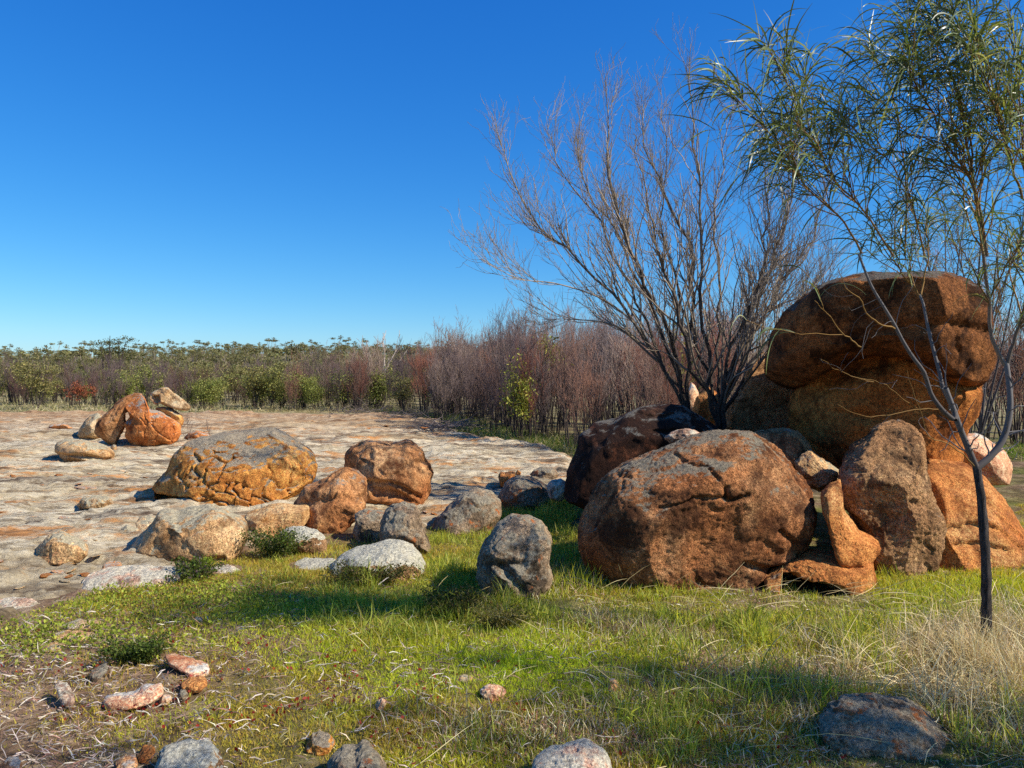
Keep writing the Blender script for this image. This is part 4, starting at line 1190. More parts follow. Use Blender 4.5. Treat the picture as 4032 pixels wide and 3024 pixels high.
# other wattles: crowns behind and out of the frame on the right, whose shade falls on the lawn
def free_wattle(name, label, base, height, spread, n_stem, n_br, n_tw, n_leaf, leaf_cols, lean=(0, 0), cols=WT, leaf_len=0.18, leaf_w=0.007, group=None, fork=0.35, inner=0, tr=0.03, reach=0.3):
    root = empty(name, base)
    tag(root, label, 'tree', group)
    b = np.array(base, float)
    fk = b + np.array((lean[0] * 0.3, lean[1] * 0.3, height * fork))
    PT = resample([b - (0, 0, 0.1), (b + fk) / 2 + RNG.normal(size=3) * 0.03, fk], 12)[None]
    RT = np.linspace(tr, tr * 0.8, 12)[None]
    ls = []
    for k in range(n_stem):
        a = 2 * math.pi * (k + RNG.uniform(-0.3, 0.3)) / n_stem
        end = b + np.array((math.cos(a) * spread * RNG.uniform(0.4, 0.8) + lean[0], math.sin(a) * spread * RNG.uniform(0.4, 0.8) + lean[1], height * RNG.uniform(0.75, 0.95)))
        mid = fk * 0.5 + end * 0.5 + np.array((0, 0, 0.1)) + RNG.normal(size=3) * 0.1
        ls.append(resample([fk, mid, end], 14))
    PL = np.array(ls)
    RL = np.linspace(tr * 0.6, tr * 0.2, 14)[None] * RNG.uniform(0.8, 1.1, n_stem)[:, None]
    PB, RB = sprout(PL, RL, n_br, 0.25, 0.98, height * reach, 0.6, n=12, trop=0.12, wig=0.12, rr=0.6, rend=0.3, rmin=0.003)
    wattle(root, base, PT, RT, PL, RL, PB, RB, n_tw, n_leaf, cols, leaf_cols, leaf_len, leaf_w, tw_len=0.5, inner=inner)
    return root


GREYLEAF = ['#4a5438', '#5c6648', '#6c7656', '#3c4630', '#7d8566']
free_wattle('wattle_tree', 'grey green wattle with many dark stems behind the mushroom rock', (6.7, 10.9, 0.2), 4.6, 1.7, 6, 50, 300, 1500, GREYLEAF, lean=(-0.3, 0), leaf_len=0.16, leaf_w=0.008, inner=120, fork=0.12)
free_wattle('wattle_tree', 'dark twiggy wattle at the right edge behind the forked trunk', (5.8, 9.9, 0.2), 4.0, 1.0, 5, 40, 200, 600, GREYLEAF, leaf_len=0.15, leaf_w=0.007, inner=160, fork=0.1)
free_wattle('wattle_tree', 'wattle beside the path whose shade reaches the bottom left stones', (2.7, 1.2, 0.0), 5.0, 0.6, 5, 44, 260, 2200, LEAF, leaf_len=0.2, leaf_w=0.011, tr=0.05, reach=0.15)
free_wattle('wattle_tree', 'wattle out of frame whose shade crosses the lower lawn', (6.2, 1.7, 0.0), 5.8, 1.0, 5, 44, 300, 2600, LEAF, leaf_len=0.2, leaf_w=0.012, tr=0.05)
# ------------------------------------------------------------------ thicket, scrub and far woodland
def shrub_parts(height, n_stem, spread, cols_thick, cols_thin, n2, n3, n4, rs=0.014, rmin=0.004, lean=0.0, twig_len=0.5, curve=0.3):
    """upright leafless shrub: (stems mesh, twigs mesh)"""
    ls = []
    for k in range(n_stem):
        a = RNG.uniform(0, 2 * math.pi)
        b = np.array((math.cos(a), math.sin(a), 0)) * RNG.uniform(0, 0.22)
        e = np.array((math.cos(a) * spread * RNG.uniform(0.2, 1.0) + lean, math.sin(a) * spread * RNG.uniform(0.2, 1.0), height * RNG.uniform(0.7, 0.95)))
        m_ = b * 0.5 + e * 0.5 + np.array((0, 0, height * 0.04)) + RNG.normal(size=3) * 0.1
        ls.append(resample([b - (0, 0, 0.15), m_, e], 9))
    P = np.array(ls)
    R = np.linspace(1, 0.3, 9)[None] * RNG.uniform(0.6, 1.2, n_stem)[:, None] * rs
    g = Geo(); g.tube(P, R, cols_thick, cols_thick, 4)
    stems = g.mesh('stems')
    g = Geo()
    P2, R2 = sprout(P, R, n2, 0.25, 0.95, height * 0.36, 0.5, n=5, trop=0.22, wig=0.16, rr=0.6, rend=0.4, taper_len=0.4, rmin=rmin)
    g.tube(P2, R2, cols_thick, cols_thin, 3, rs, rmin)
    P3, R3 = sprout(P2, R2, n3, 0.15, 1.0, twig_len, 0.55, n=4, trop=0.25, wig=0.2, rr=0.7, rend=0.5, taper_len=0.3, rmin=rmin)
    g.tube(P3, R3, cols_thin, cols_thin, 3)
    if n4:
        P4, R4 = sprout(P3, R3, n4, 0.2, 1.0, twig_len * 0.5, 0.55, n=3, trop=0.2, wig=0.2, rr=0.8, rend=0.6, rmin=rmin * 0.8)
        g.tube(P4, R4, cols_thin, np.asarray(cols_thin) * 1.25, 3)
        P3 = P4
    return stems, g.mesh('twigs'), P3


def cards(pts, size, cols, up=0.3, asp=2.2, tri=False):
    """small leaf-sized faces"""
    n = len(pts)
    d = unit(RNG.normal(size=(n, 3)) + np.array((0, 0, up)))
    s = unit(np.cross(d, RNG.normal(size=(n, 3))))
    L = size * RNG.uniform(0.6, 1.4, n)[:, None]
    if tri:
        V = np.stack([pts - d * L * 0.5, pts + s * L / asp, pts + d * L * 0.5], 1).reshape(-1, 3)
        return V, np.arange(n * 3).reshape(n, 3), np.repeat(cols, 3, axis=0)
    V = np.stack([pts - d * L * 0.5, pts + s * L / asp * 0.5, pts + d * L * 0.5, pts - s * L / asp * 0.5], 1).reshape(-1, 3)
    return V, np.arange(n * 4).reshape(n, 4), np.repeat(cols, 4, axis=0)


def leafy_parts(height, n_stem, spread, n_clump, n_leaf, size, cols, flat=0.6, bark='#4a4038', crown_lo=0.45, clump=0.35, rs=0.03, umbrella=False, far=False):
    ls = []
    ends = []
    for k in range(n_stem):
        a = 2 * math.pi * (k + RNG.uniform(-0.4, 0.4)) / n_stem
        e = np.array((math.cos(a) * spread * RNG.uniform(0.3, 0.85), math.sin(a) * spread * RNG.uniform(0.3, 0.85), height * RNG.uniform(0.7, 0.92)))
        if umbrella: e[2] = height * RNG.uniform(0.82, 0.95)
        m_ = np.array((e[0] * 0.25, e[1] * 0.25, height * 0.42)) + RNG.normal(size=3) * 0.05 * height
        ls.append(resample([(RNG.uniform(-.1, .1), RNG.uniform(-.1, .1), -0.2), m_, e], 4 if far else 8))
    P = np.array(ls); R = np.linspace(1, 0.25, 4 if far else 8)[None] * rs * np.ones((n_stem, 1))
    g = Geo(); b = srgb(bark)
    g.tube(P, R, b, b, 3 if far else 5)
    P2, R2 = sprout(P, R, n_clump, crown_lo, 1.0, spread * 0.7, 0.7, n=4, trop=0.1, wig=0.2, rr=0.6, rend=0.4, rmin=rs * 0.15)
    if not far: g.tube(P2, R2, b, b, 3)
    trunk = g.mesh('trunk')
    c0 = P2[:, -1]
    par = RNG.randint(0, len(c0), n_leaf)
    off = RNG.normal(size=(n_leaf, 3)) * clump * height * 0.22
    off[:, 2] *= flat
    tone = RNG.uniform(0.75, 1.25, len(c0))[par][:, None]
    V, F, c = cards(c0[par] + off, size, jitter_cols(cols, n_leaf, 0.25) * tone, tri=far)
    return trunk, mk_mesh('crown', V, [F], c, False)


def place(name, label, cat, group, parts, loc, s, rz, mats):
    root = empty(name, loc)
    root.rotation_euler = (0, 0, rz)
    root.scale = (s, s, s * RNG.uniform(0.92, 1.08))
    tag(root, label, cat, group)
    for (pn, me), mt in zip(parts, mats):
        o = link(pn, me, mt, root)
        if pn == 'twigs' or pn == 'crown': o['kind'] = 'stuff'
    return root


RED_T, RED_S = srgb('#7a4a3c'), srgb('#2e2724')
REDV = [shrub_parts(3.1, 13, 0.75, srgb('#453c38'), srgb(c), 55, 330, 520, 0.016, 0.0042, twig_len=0.55) for c in ('#84685a', '#7e6c62', '#8c6654', '#80706a', '#968070', '#8a5a48')]
GREYV = [shrub_parts(2.6, 9, 0.85, srgb('#39302c'), srgb(c), 45, 260, 380, 0.016, 0.005, twig_len=0.5) for c in ('#6a5a56', '#75625c', '#6c5048')]
OLIVE = ['#7c7e40', '#8c8c48', '#6a6c3a', '#9a9450', '#5a5c32']
GREENV = [leafy_parts(2.9, 5, 1.3, 60, 2200, 0.13, OLIVE, 0.6, rs=0.028, crown_lo=0.2, clump=0.4),
          leafy_parts(2.4, 6, 1.2, 60, 2000, 0.12, ['#848a42', '#949648', '#727838', '#606832'], 0.6, rs=0.025, crown_lo=0.15, clump=0.45),
          leafy_parts(3.2, 4, 1.1, 50, 1800, 0.13, ['#747040', '#847a48', '#666438', '#908450'], 0.5, rs=0.035, crown_lo=0.35, clump=0.38)]
GUMC = ['#666840', '#727044', '#7a7248', '#5c5e3c', '#7e764c', '#6c623e']
GUMV = [leafy_parts(6.5, 5, 2.3, 34, 1300, 0.24, GUMC, 0.35, '#6a5a4c', 0.7, 0.34, 0.09, True), leafy_parts(5.4, 6, 2.2, 40, 1300, 0.24, GUMC, 0.45, '#75675a', 0.55, 0.4, 0.08, False),
        leafy_parts(7.4, 4, 2.4, 26, 1100, 0.26, GUMC, 0.28, '#6a5a4c', 0.8, 0.3, 0.1, True)]

front = on_ground(src('T', [(560, 889), (830, 891), (950, 904), (1010, 930), (1110, 948), (1200, 962), (1290, 985), (1400, 1000)]))
front = np.concatenate([front, [(3.5, 15.5), (6.5, 13.5), (10, 12.5), (14, 12)]])


def along(line, n):
    s = np.concatenate([[0], np.cumsum(np.linalg.norm(np.diff(line, axis=0), axis=1))])
    u = np.linspace(0, s[-1], n)
    return np.stack([np.interp(u, s, line[:, i]) for i in range(2)], 1)


LAB_RED = ['leafless reddish shrub in the front row of the thicket', 'leafless reddish shrub standing deep inside the thicket']
GRP_RED = 'reddish leafless shrubs of the thicket'
n_red = 0
for row, (back, cnt) in enumerate([(0.4, 42), (1.5, 38), (2.8, 34), (4.4, 30), (6.4, 28), (9.0, 26), (12.5, 24), (17, 22)]):
    for x, y in along(front, cnt):
        x += RNG.normal() * 0.45 + back * 0.35; y += back + RNG.normal() * 0.45
        if row < 2 and RNG.rand() < 0.22: continue
        px, py = project(x, y, 1.5)
        if px > 2350 or px < 560: continue
        if RNG.rand() < 0.30 * sstep(1050, 700, px):       # olive bushes mix in towards the far end
            v = GREENV[RNG.randint(3)]
            place('green_bush', 'olive green bush mixed into the far end of the thicket', 'shrub', 'olive bushes of the thicket', [('trunk', v[0]), ('crown', v[1])], (x, y, float(terrain(x, y))), RNG.uniform(0.45, 0.7), RNG.uniform(0, 6.3), (M['twig'], M['scrub']))
            continue
        v = (REDV + GREYV[:2])[RNG.randint(len(REDV) + 2)]
        edge = 0.72 + 0.28 * sstep(560, 1000, px)
        s = RNG.uniform(0.72, 1.1) * edge * (0.85 if row == 0 else 1.0) * (1 + 0.012 * back)
        place('thicket_shrub', LAB_RED[0 if row < 2 else 1], 'shrub', GRP_RED + (' front' if row < 2 else ' depths'), [('stems', v[0]), ('twigs', v[1])], (x, y, float(terrain(x, y)) + 0.0), s, RNG.uniform(0, 6.3), (M['twig'], M['twig']))
        n_red += 1

# scrub along the far edge of the sheet, left of the thicket
for i in range(230):
    px = RNG.uniform(-60, 900)
    y = 35 + 24 * RNG.rand() ** 1.2
    x = (px / 0.54861 - W_SRC / 2) / F_PX * y
    if px < 330 and y < 41 and RNG.rand() < 0.8: continue
    z = float(terrain(x, y))
    k = RNG.rand()
    if k < 0.52:
        v = GREYV[RNG.randint(3)]
        place('leafless_shrub', 'leafless grey shrub in the scrub along the far edge of the sheet', 'shrub', 'grey shrubs past the rock sheet', [('stems', v[0]), ('twigs', v[1])], (x, y, z), RNG.uniform(0.6, 0.95), RNG.uniform(0, 6.3), (M['twig'], M['twig']))
    else:
        v = GREENV[RNG.randint(3)]
        place('green_bush', 'olive green bush in the scrub along the far edge of the sheet', 'shrub', 'green bushes past the rock sheet', [('trunk', v[0]), ('crown', v[1])], (x, y, z), RNG.uniform(0.45, 0.82), RNG.uniform(0, 6.3), (M['twig'], M['scrub']))

# gums on the rise: the nearest are single trees, the rest one far wood
far_pts = []
for i in range(3900):
    y = 56 * (440 / 56.0) ** (RNG.rand() ** 0.95)
    px = RNG.uniform(-160, 2300)
    x = (px / 0.54861 - W_SRC / 2) / F_PX * y
    if px > 1500 and RNG.rand() < 0.6: continue
    far_pts.append((y, x))
far_pts.sort()
SC = lambda y: RNG.uniform(0.5, 0.95)
for y, x in far_pts[:200]:
    v = GUMV[RNG.randint(3)] if RNG.rand() < 0.55 else GREENV[RNG.randint(3)]
    s = RNG.uniform(0.26, 0.42) if v in GUMV else RNG.uniform(0.55, 0.85)
    place('gum_tree', 'olive crowned gum tree at the near side of the far woodland', 'tree', 'gum trees of the woodland', [('trunk', v[0]), ('crown', v[1])], (x, y, float(terrain(x, y))), s, RNG.uniform(0, 6.3), (M['twig'], M['scrub']))


def mesh_arrays(me):
    V = np.empty(len(me.vertices) * 3, np.float32); me.vertices.foreach_get('co', V)
    L = np.empty(len(me.loops), np.int32); me.loops.foreach_get('vertex_index', L)
    c = np.empty(len(me.vertices) * 4, np.float32); me.color_attributes['Col'].data.foreach_get('color', c)
    return V.reshape(-1, 3), L.reshape(len(me.polygons), -1), c.reshape(-1, 4)[:, :3]


FARV = [leafy_parts(6.2, 4, 2.4, 14, 170, 0.55, GUMC, 0.30, '#6a5a4c', 0.75, 0.30, 0.10, True, True), leafy_parts(5.2, 4, 2.3, 16, 190, 0.55, GUMC, 0.45, '#75675a', 0.5, 0.4, 0.09, False, True),
        leafy_parts(7.6, 3, 2.5, 10, 130, 0.55, GUMC, 0.22, '#8a7c70', 0.85, 0.24, 0.11, True, True)]
gw = Geo()
arr = [[mesh_arrays(m_) for m_ in v] for v in FARV]
for y, x in far_pts[200:]:
    k = RNG.choice(3, p=[0.3, 0.63, 0.07])
    s = RNG.uniform(0.8, 1.2) * (0.36 + 0.45 * sstep(60, 400, y)) * (1.3 if k == 2 else 1); a = RNG.uniform(0, 6.3)
    ca, sa = math.cos(a) * s, math.sin(a) * s
    z = float(terrain(x, y)); tone = RNG.uniform(0.75, 1.2)
    for V, F, c in arr[k]:
        Vt = np.stack([V[:, 0] * ca - V[:, 1] * sa + x, V[:, 0] * sa + V[:, 1] * ca + y, V[:, 2] * s + z], 1)
        gw.add(Vt, F, c * tone)
tag(link('distant_woodland', gw.mesh('distant_woodland', False), M['scrub']), 'far mass of olive gum trees along the skyline', kind='stuff')

# the tall gum on the left, with tiers of foliage
def at_px(px, y, z=None):
    x = (px / 0.54861 - W_SRC / 2) / F_PX * y
    return (x, y, float(terrain(x, y)))


tall = leafy_parts(6.2, 5, 1.9, 22, 1500, 0.16, ['#4a4c22', '#3d4120', '#5a5428'], 0.35, '#3a322c', 0.6, 0.26, 0.1, True)
place('tall_gum', 'tall gum standing above the scrub behind the split boulder', 'tree', None, [('trunk', tall[0]), ('crown', tall[1])], at_px(236, 56), 0.8, 0.4, (M['twig'], M['scrub']))
dead = shrub_parts(4.6, 5, 2.2, srgb('#b0a294'), srgb('#b5a598'), 14, 30, 0, 0.07, 0.018, twig_len=0.8)
place('dead_tree', 'pale dead tree with bare spreading limbs in the scrub', 'tree', None, [('stems', dead[0]), ('twigs', dead[1])], at_px(812, 46), 1.0, 1.0, (M['twig'], M['twig']))
rust = leafy_parts(1.5, 5, 0.9, 40, 1200, 0.1, ['#8a4a30', '#7a4430', '#9a5a3c'], 0.6, rs=0.02, crown_lo=0.4)
place('rust_bush', 'rust red bush at the scrub edge, left of the split boulder', 'shrub', None, [('trunk', rust[0]), ('crown', rust[1])], at_px(172, 37), 0.75, 0, (M['twig'], M['scrub']))
YG = ['#8a8f38', '#9a9a40', '#767c30', '#a8a44c']
sap = leafy_parts(2.6, 3, 0.42, 46, 1100, 0.11, YG, 1.6, rs=0.016, crown_lo=0.45, clump=0.26)
place('green_sapling', 'yellow green sapling standing in front of the reddish thicket', 'shrub', None, [('trunk', sap[0]), ('crown', sap[1])], at_px(1122, 18.6), 0.78, 0, (M['twig'], M['scrub']))
sap2 = leafy_parts(3.1, 3, 0.4, 30, 700, 0.11, YG, 1.0, rs=0.016, crown_lo=0.75, clump=0.18)
place('green_sapling', 'yellow green tuft rising among the reddish thicket tops', 'shrub', None, [('trunk', sap2[0]), ('crown', sap2[1])], at_px(1192, 21.5), 0.98, 2, (M['twig'], M['scrub']))
place('green_sapling', 'yellow green sapling seen through the bare tree stems', 'shrub', None, [('trunk', sap[0]), ('crown', sap[1])], at_px(1455, 17.0), 0.9, 3, (M['twig'], M['scrub']))
dry = shrub_parts(0.75, 6, 0.3, srgb('#5a4c44'), srgb('#7a6a60'), 16, 50, 60, 0.006, 0.003, twig_len=0.2)
place('dry_shrub', 'small leafless shrub right of the split boulder', 'shrub', None, [('stems', dry[0]), ('twigs', dry[1])], at_px(408, 17.6), 1.0, 0, (M['twig'], M['twig']))

# fallen brush along the edge of the sheet
for (px, py, L, lab) in [(790, 897, 1.6, 'grey brush pile at the far corner of the sheet'), (905, 903, 2.2, 'long heap of dead sticks where the sheet meets thicket'), (985, 925, 1.4, 'dark fallen branches on the sheet below the thicket'), (960, 935, 1.0, 'pale fallen stick heap nearest the round boulder')]:
    c2 = on_ground(src('T', [(px, py)]))[0]
    n = 70
    b = np.stack([RNG.normal(size=n) * L * 0.4, RNG.normal(size=n) * 0.3, RNG.uniform(0.0, 0.18, n)], 1)
    d_ = unit(np.stack([RNG.normal(size=n), RNG.normal(size=n) * 0.6, RNG.uniform(-0.05, 0.35, n)], 1))
    Ls = RNG.uniform(0.3, 1.0, n)
    P = b[:, None, :] + d_[:, None, :] * (np.linspace(0, 1, 5)[None, :, None] * Ls[:, None, None]) + RNG.normal(size=(n, 5, 3)) * 0.02
    g = Geo(); g.tube(P, np.linspace(0.012, 0.005, 5)[None] * RNG.uniform(0.5, 1.4, n)[:, None], srgb('#8a7e76'), srgb('#6a5c54'), 3)
    tag(link('brush_pile', g.mesh('brush_pile'), M['twig'], None, (c2[0], c2[1], float(terrain(c2[0], c2[1])) + 0.03)), lab, 'brush', None, 'stuff')
# ------------------------------------------------------------------ loose flakes on the sheet
FLK = []
for k in range(4):
    D_, F_ = ico(3)
    q = D_ * np.array((1, 0.8, 0.22))
    q = q * (1 + 0.25 * fbm(D_ * 1.6 + k * 9, 2))[:, None]
    q[:, 2] = np.clip(q[:, 2], -0.14, 0.13)
    FLK.append([mk_mesh('stone_flake', q, [F_], None, False) for _ in range(3)])
    for me_, mt in zip(FLK[-1], ('flake', 'tan', 'orange2')): me_.materials.append(M[mt])
nf = 0
while nf < 190:
    px = RNG.uniform(-20, 1230); py = RNG.uniform(905, 1330)
    x, y = on_ground(src('T', [(px, py)]))[0]
    if sheet_sd(np.array([x]), np.array([y]))[0] < 0.25: continue
    if any(((x - f[0]) / (f[2] + 0.05)) ** 2 + ((y - f[1]) / (f[3] + 0.05)) ** 2 < 1 for f in FOOT): continue
    ci = RNG.choice(3, p=[.45, .3, .25])
    o = link('stone_flake', FLK[RNG.randint(4)][ci], None, None, (x, y, float(terrain(x, y)) + 0.035))
    s = 0.035 * math.exp(RNG.normal() * 0.55) * (0.75 + 0.06 * y)
    o.scale = (s * RNG.uniform(0.8, 1.6), s, s * RNG.uniform(0.6, 1.5))
    o.rotation_euler = (RNG.normal() * 0.12, RNG.normal() * 0.12, RNG.uniform(0, 6.3))
    tag(o, ('small brown', 'small tan', 'small orange')[ci] + ' stone flake lying loose on the open rock sheet', 'stone', ('brown', 'tan', 'orange')[ci] + ' loose flakes on the rock sheet')
    nf += 1

# ------------------------------------------------------------------ grass, straw, herbs, litter
def blob(px, py, cx, cy, rx, ry):
    return np.exp(-(((px - cx) / rx) ** 2 + ((py - cy) / ry) ** 2))


def scatter(n, y0, y1, dens, power=1.0, xmax=0.74):
    """points on the lawn, thinned by dens(x, y, px, py) in 0..1"""
    out = []
    got = 0
    for _ in range(60):
        m_ = max(20000, n)
        y = y0 * (y1 / y0) ** (RNG.rand(m_) ** power)
        x = RNG.uniform(-xmax, xmax, m_) * y
        px, py = project(x, y, 0.0)
        keep = RNG.rand(m_) < dens(x, y, px, py)
        for f in FOOT:
            keep &= ((x - f[0]) / (f[2] * 0.86)) ** 2 + ((y - f[1]) / (f[3] * 0.9)) ** 2 > 1
        out.append(np.stack([x[keep], y[keep]], 1)); got += keep.sum()
        if got >= n: break
    p = np.concatenate(out)[:n]
    return p[:, 0], p[:, 1]


def lawn(x, y):
    return sstep(0.12, -0.2, sheet_sd(x, y))


def bare_left(px, py):
    return np.clip(1.0 * sstep(620, 130, px) * sstep(1300, 1380, py), 0, 1)


TRODDEN = [(1.62, 3.0, 0.5, 0.4), (2.15, 5.3, 0.75, 0.5), (1.05, 5.3, 0.9, 0.35), (0.32, 5.2, 0.4, 0.25), (-0.6, 5.8, 0.5, 0.3), (-1.5, 3.0, 0.5, 0.35)]


def blades(name, label, n, y0, y1, dens, height, width, cols, mat, lean=0.35, droop=0.8, seg=2, power=1.0, hvar=0.5, tint=None, zoff=0.0):
    x, y = scatter(n, y0, y1, dens, power)
    n = len(x)
    h = height(x, y) * RNG.uniform(1 - hvar, 1 + hvar, n) * (0.45 + 0.55 * sstep(2.9, 3.7, y))
    for (cx, cy, rx, ry) in TRODDEN:       # low growth before the faces of these stones
        h = h * (1 - 0.6 * sstep(1.0, 0.6, ((x - cx) / rx) ** 2 + ((y - cy) / ry) ** 2))
    base = np.stack([x, y, terrain(x, y) + zoff], 1)
    a = RNG.uniform(0, 2 * math.pi, n)
    ln = np.abs(RNG.normal(size=n)) * lean
    d0 = unit(np.stack([np.cos(a) * ln, np.sin(a) * ln, np.ones(n)], 1))
    col = jitter_cols(cols, n, 0.28)
    if tint is not None: col = tint(x, y, col)
    V, F, c = strips(base, d0, h, width * RNG.uniform(0.7, 1.4, n), col, droop=droop * RNG.uniform(0.2, 1.6, n), n=seg, twist=0.25, tipw=0.05)
    o = link(name, mk_mesh(name, V, [F], c, False), mat)
    tag(o, label, kind='stuff')
    return o


def d_short(x, y, px, py):
    pat = sstep(-0.35, 0.3, noise2(x, y, 1.4, 3, 21.0))
    v = 0.35 + 0.65 * pat
    v = v * (1 - 0.85 * bare_left(px, py))
    v = np.maximum(v, 0.95 * blob(px, py, 1150, 1430, 420, 90))
    return v * lawn(x, y)


def lush_tint(x, y, col):
    px, py = project(x, y, 0.0)
    n = noise2(x, y, 1.1, 3, 33.0)
    g = np.clip(blob(px, py, 1130, 1430, 380, 80) + blob(px, py, 2000, 1310, 260, 60) + 0.5 * sstep(-0.1, 0.5, n), 0, 1)[:, None]
    lush = col * np.array((1.05, 1.25, 0.5)) + np.array((0.02, 0.06, 0.0))
    dull = col * np.array((1.0, 0.85, 0.85))
    return np.clip(dull * (1 - g) + lush * g, 0, 1)


GR = ['#a8aa3a', '#b6b640', '#c4c04a', '#94963a', '#ccc25a', '#aa9c4e', '#bcac68']
blades('short_grass', 'short yellow green grass of the open lawn', 210000, 2.7, 8.5, d_short, lambda x, y: 0.026 + 0.022 * sstep(-0.2, 0.6, noise2(x, y, 0.9, 2, 40.0)), 0.005, GR, M['grass'], 0.5, 0.3, 1, 0.9, 0.5, lush_tint)


def d_tall(x, y, px, py):
    v = blob(px, py, 1010, 1290, 200, 75) + blob(px, py, 1120, 1120, 190, 60) + 0.9 * blob(px, py, 1400, 1310, 330, 45) + 0.85 * blob(px, py, 1950, 1300, 330, 60) + 0.6 * blob(px, py, 1700, 1380, 300, 45)
    v += 0.55 * blob(px, py, 800, 1290, 160, 55) + 0.5 * blob(px, py, 620, 1210, 90, 40) + 0.3 * blob(px, py, 1400, 1590, 420, 80) + 0.35 * blob(px, py, 1950, 1560, 300, 110) + 0.4 * blob(px, py, 1150, 1010, 120, 40)
    v = v * (0.4 + 0.6 * sstep(-0.3, 0.3, noise2(x, y, 1.8, 2, 61.0)))
    return np.clip(v, 0, 1) * lawn(x, y)


TG = ['#a0aa42', '#aab248', '#88963a', '#babc56', '#748432', '#c0b468']
blades('tall_grass', 'taller green grass growing round the boulders', 48000, 2.7, 11.0, d_tall, lambda x, y: (0.55 + 0.95 * sstep(-0.05, 0.4, noise2(x, y, 3.2, 2, 91.0))) * (0.07 + 0.07 * sstep(-0.3, 0.5, noise2(x, y, 1.1, 2, 70.0))), 0.0052, TG, M['grass'], 0.35, 0.8, 2, 0.9, 0.45)


def d_rough(x, y, px, py):
    v = 0.8 * blob(px, py, 1600, 1340, 420, 55) + 0.7 * blob(px, py, 1150, 1300, 120, 60) + 0.8 * blob(px, py, 1950, 1480, 330, 120) + 0.55 * blob(px, py, 1500, 1600, 500, 70)
    v = v * (0.25 + 0.75 * sstep(-0.25, 0.35, noise2(x, y, 2.3, 2, 88.0)))
    return np.clip(v, 0, 1) * lawn(x, y)


ST = ['#c3b283', '#d2c49a', '#b09a6a', '#a38f6a', '#dcd2b0', '#96805a']
blades('dry_grass', 'fine dead grass mixed into the green on the right', 30000, 2.7, 9.5, d_rough, lambda x, y: 0.075 + 0.04 * noise2(x, y, 1.0, 2, 77.0), 0.0036, ST + ['#8a5a48', '#8a6a50'], M['straw'], 0.9, 0.7, 2, 0.9, 0.5)

# long pale straw stalks, lying and leaning
def d_stalk(x, y, px, py):
    return np.clip(0.9 * blob(px, py, 2080, 1450, 240, 110) + 0.45 * blob(px, py, 1550, 1310, 300, 40) + 0.18 * blob(px, py, 1700, 1500, 420, 110) + 0.012, 0, 1) * lawn(x, y) * (1 - 0.9 * bare_left(px, py))


def stalks(name, label, n, L0, L1, w, el):
    x, y = scatter(n, 2.8, 7.5, d_stalk)
    n = len(x)
    base = np.stack([x, y, terrain(x, y) + RNG.uniform(0.0, 0.09, n)], 1)
    a = RNG.choice([0.35, 2.8, 3.4, 0.1], n) + RNG.normal(size=n) * 0.55
    e = np.abs(RNG.normal(size=n)) * el
    d0 = np.stack([np.cos(a) * np.cos(e), np.sin(a) * np.cos(e) * 0.7, np.sin(e)], 1)
    V, F, c = strips(base, d0, RNG.uniform(L0, L1, n), w * RNG.uniform(0.7, 1.3, n), jitter_cols(['#d2bf8a', '#dfcd9e', '#bda670', '#cab680'], n, 0.15), droop=RNG.uniform(0.0, 0.9, n), n=5, twist=0.35, tipw=0.3)
    tag(link(name, mk_mesh(name, V, [F], c, False), M['straw']), label, kind='stuff')


stalks('straw_stalks', 'long bleached straw stalks fallen over the grass', 800, 0.12, 0.42, 0.003, 0.4)

# the pale straw clump round the thin trunk
blades('straw_tussock', 'pale arching straw clump round the thin forked trunk', 9000, 3.0, 5.4, lambda x, y, px, py: np.clip(blob(px, py, 2170, 1480, 130, 85) + 0.35 * blob(px, py, 1950, 1440, 120, 35), 0, 1) * (0.15 + 0.85 * sstep(0.0, 0.35, noise2(x, y, 3.0, 2, 52.0))),
       lambda x, y: 0.2 + 0.0 * x, 0.0032, ['#d4bf86', '#e0cd9c', '#bfa66c', '#e6d8ac'], M['straw'], 1.3, 1.0, 4, 0.9, 0.5)

# dry curled leaves, twigs and bits of bark on the thin ground at the left
def d_lit(x, y, px, py):
    return np.clip(bare_left(px, py) * 0.9 + 0.5 * blob(px, py, 800, 1450, 330, 90) + 0.15, 0, 1) * lawn(x, y)


x, y = scatter(6000, 2.7, 6.2, d_lit)
n = len(x)
a = RNG.normal(size=n) * 0.6 + RNG.choice([0, math.pi], n)
base = np.stack([x, y, terrain(x, y) + RNG.uniform(0.012, 0.035, n)], 1)
d0 = np.stack([np.cos(a), np.sin(a), RNG.uniform(0.0, 0.45, n)], 1)
V, F, c = strips(base, d0, RNG.uniform(0.03, 0.11, n), RNG.uniform(0.003, 0.006, n), jitter_cols(['#b8a894', '#cdbfae', '#9a8672', '#8a7262', '#d8cdbc', '#7a6050', '#a07868'], n, 0.2), droop=RNG.uniform(0.2, 1.1, n), n=4, twist=1.3, tipw=0.3)
tag(link('leaf_litter', mk_mesh('leaf_litter', V, [F], c, False), M['straw']), 'curled dry leaves scattered on the thin mossy ground', kind='stuff')

x, y = scatter(420, 2.8, 5.6, lambda x, y, px, py: np.clip(blob(px, py, 500, 1480, 450, 110) + 0.5 * blob(px, py, 1500, 1580, 500, 60), 0, 1) * lawn(x, y) * (noise2(x, y, 3.0, 2, 17.0) > 0.12))
pts = np.stack([x, y, terrain(x, y) + 0.03], 1)
V, F, c = cards(pts + RNG.normal(size=pts.shape) * 0.008, 0.02, jitter_cols(['#8a2a22', '#a03a2c', '#7a2a26'], len(pts), 0.2), 0.8, 1.4)
tag(link('red_leaves', mk_mesh('red_leaves', V, [F], c, False), M['grass']), 'tiny red leaf rosettes dotted in the thin lawn', kind='stuff')


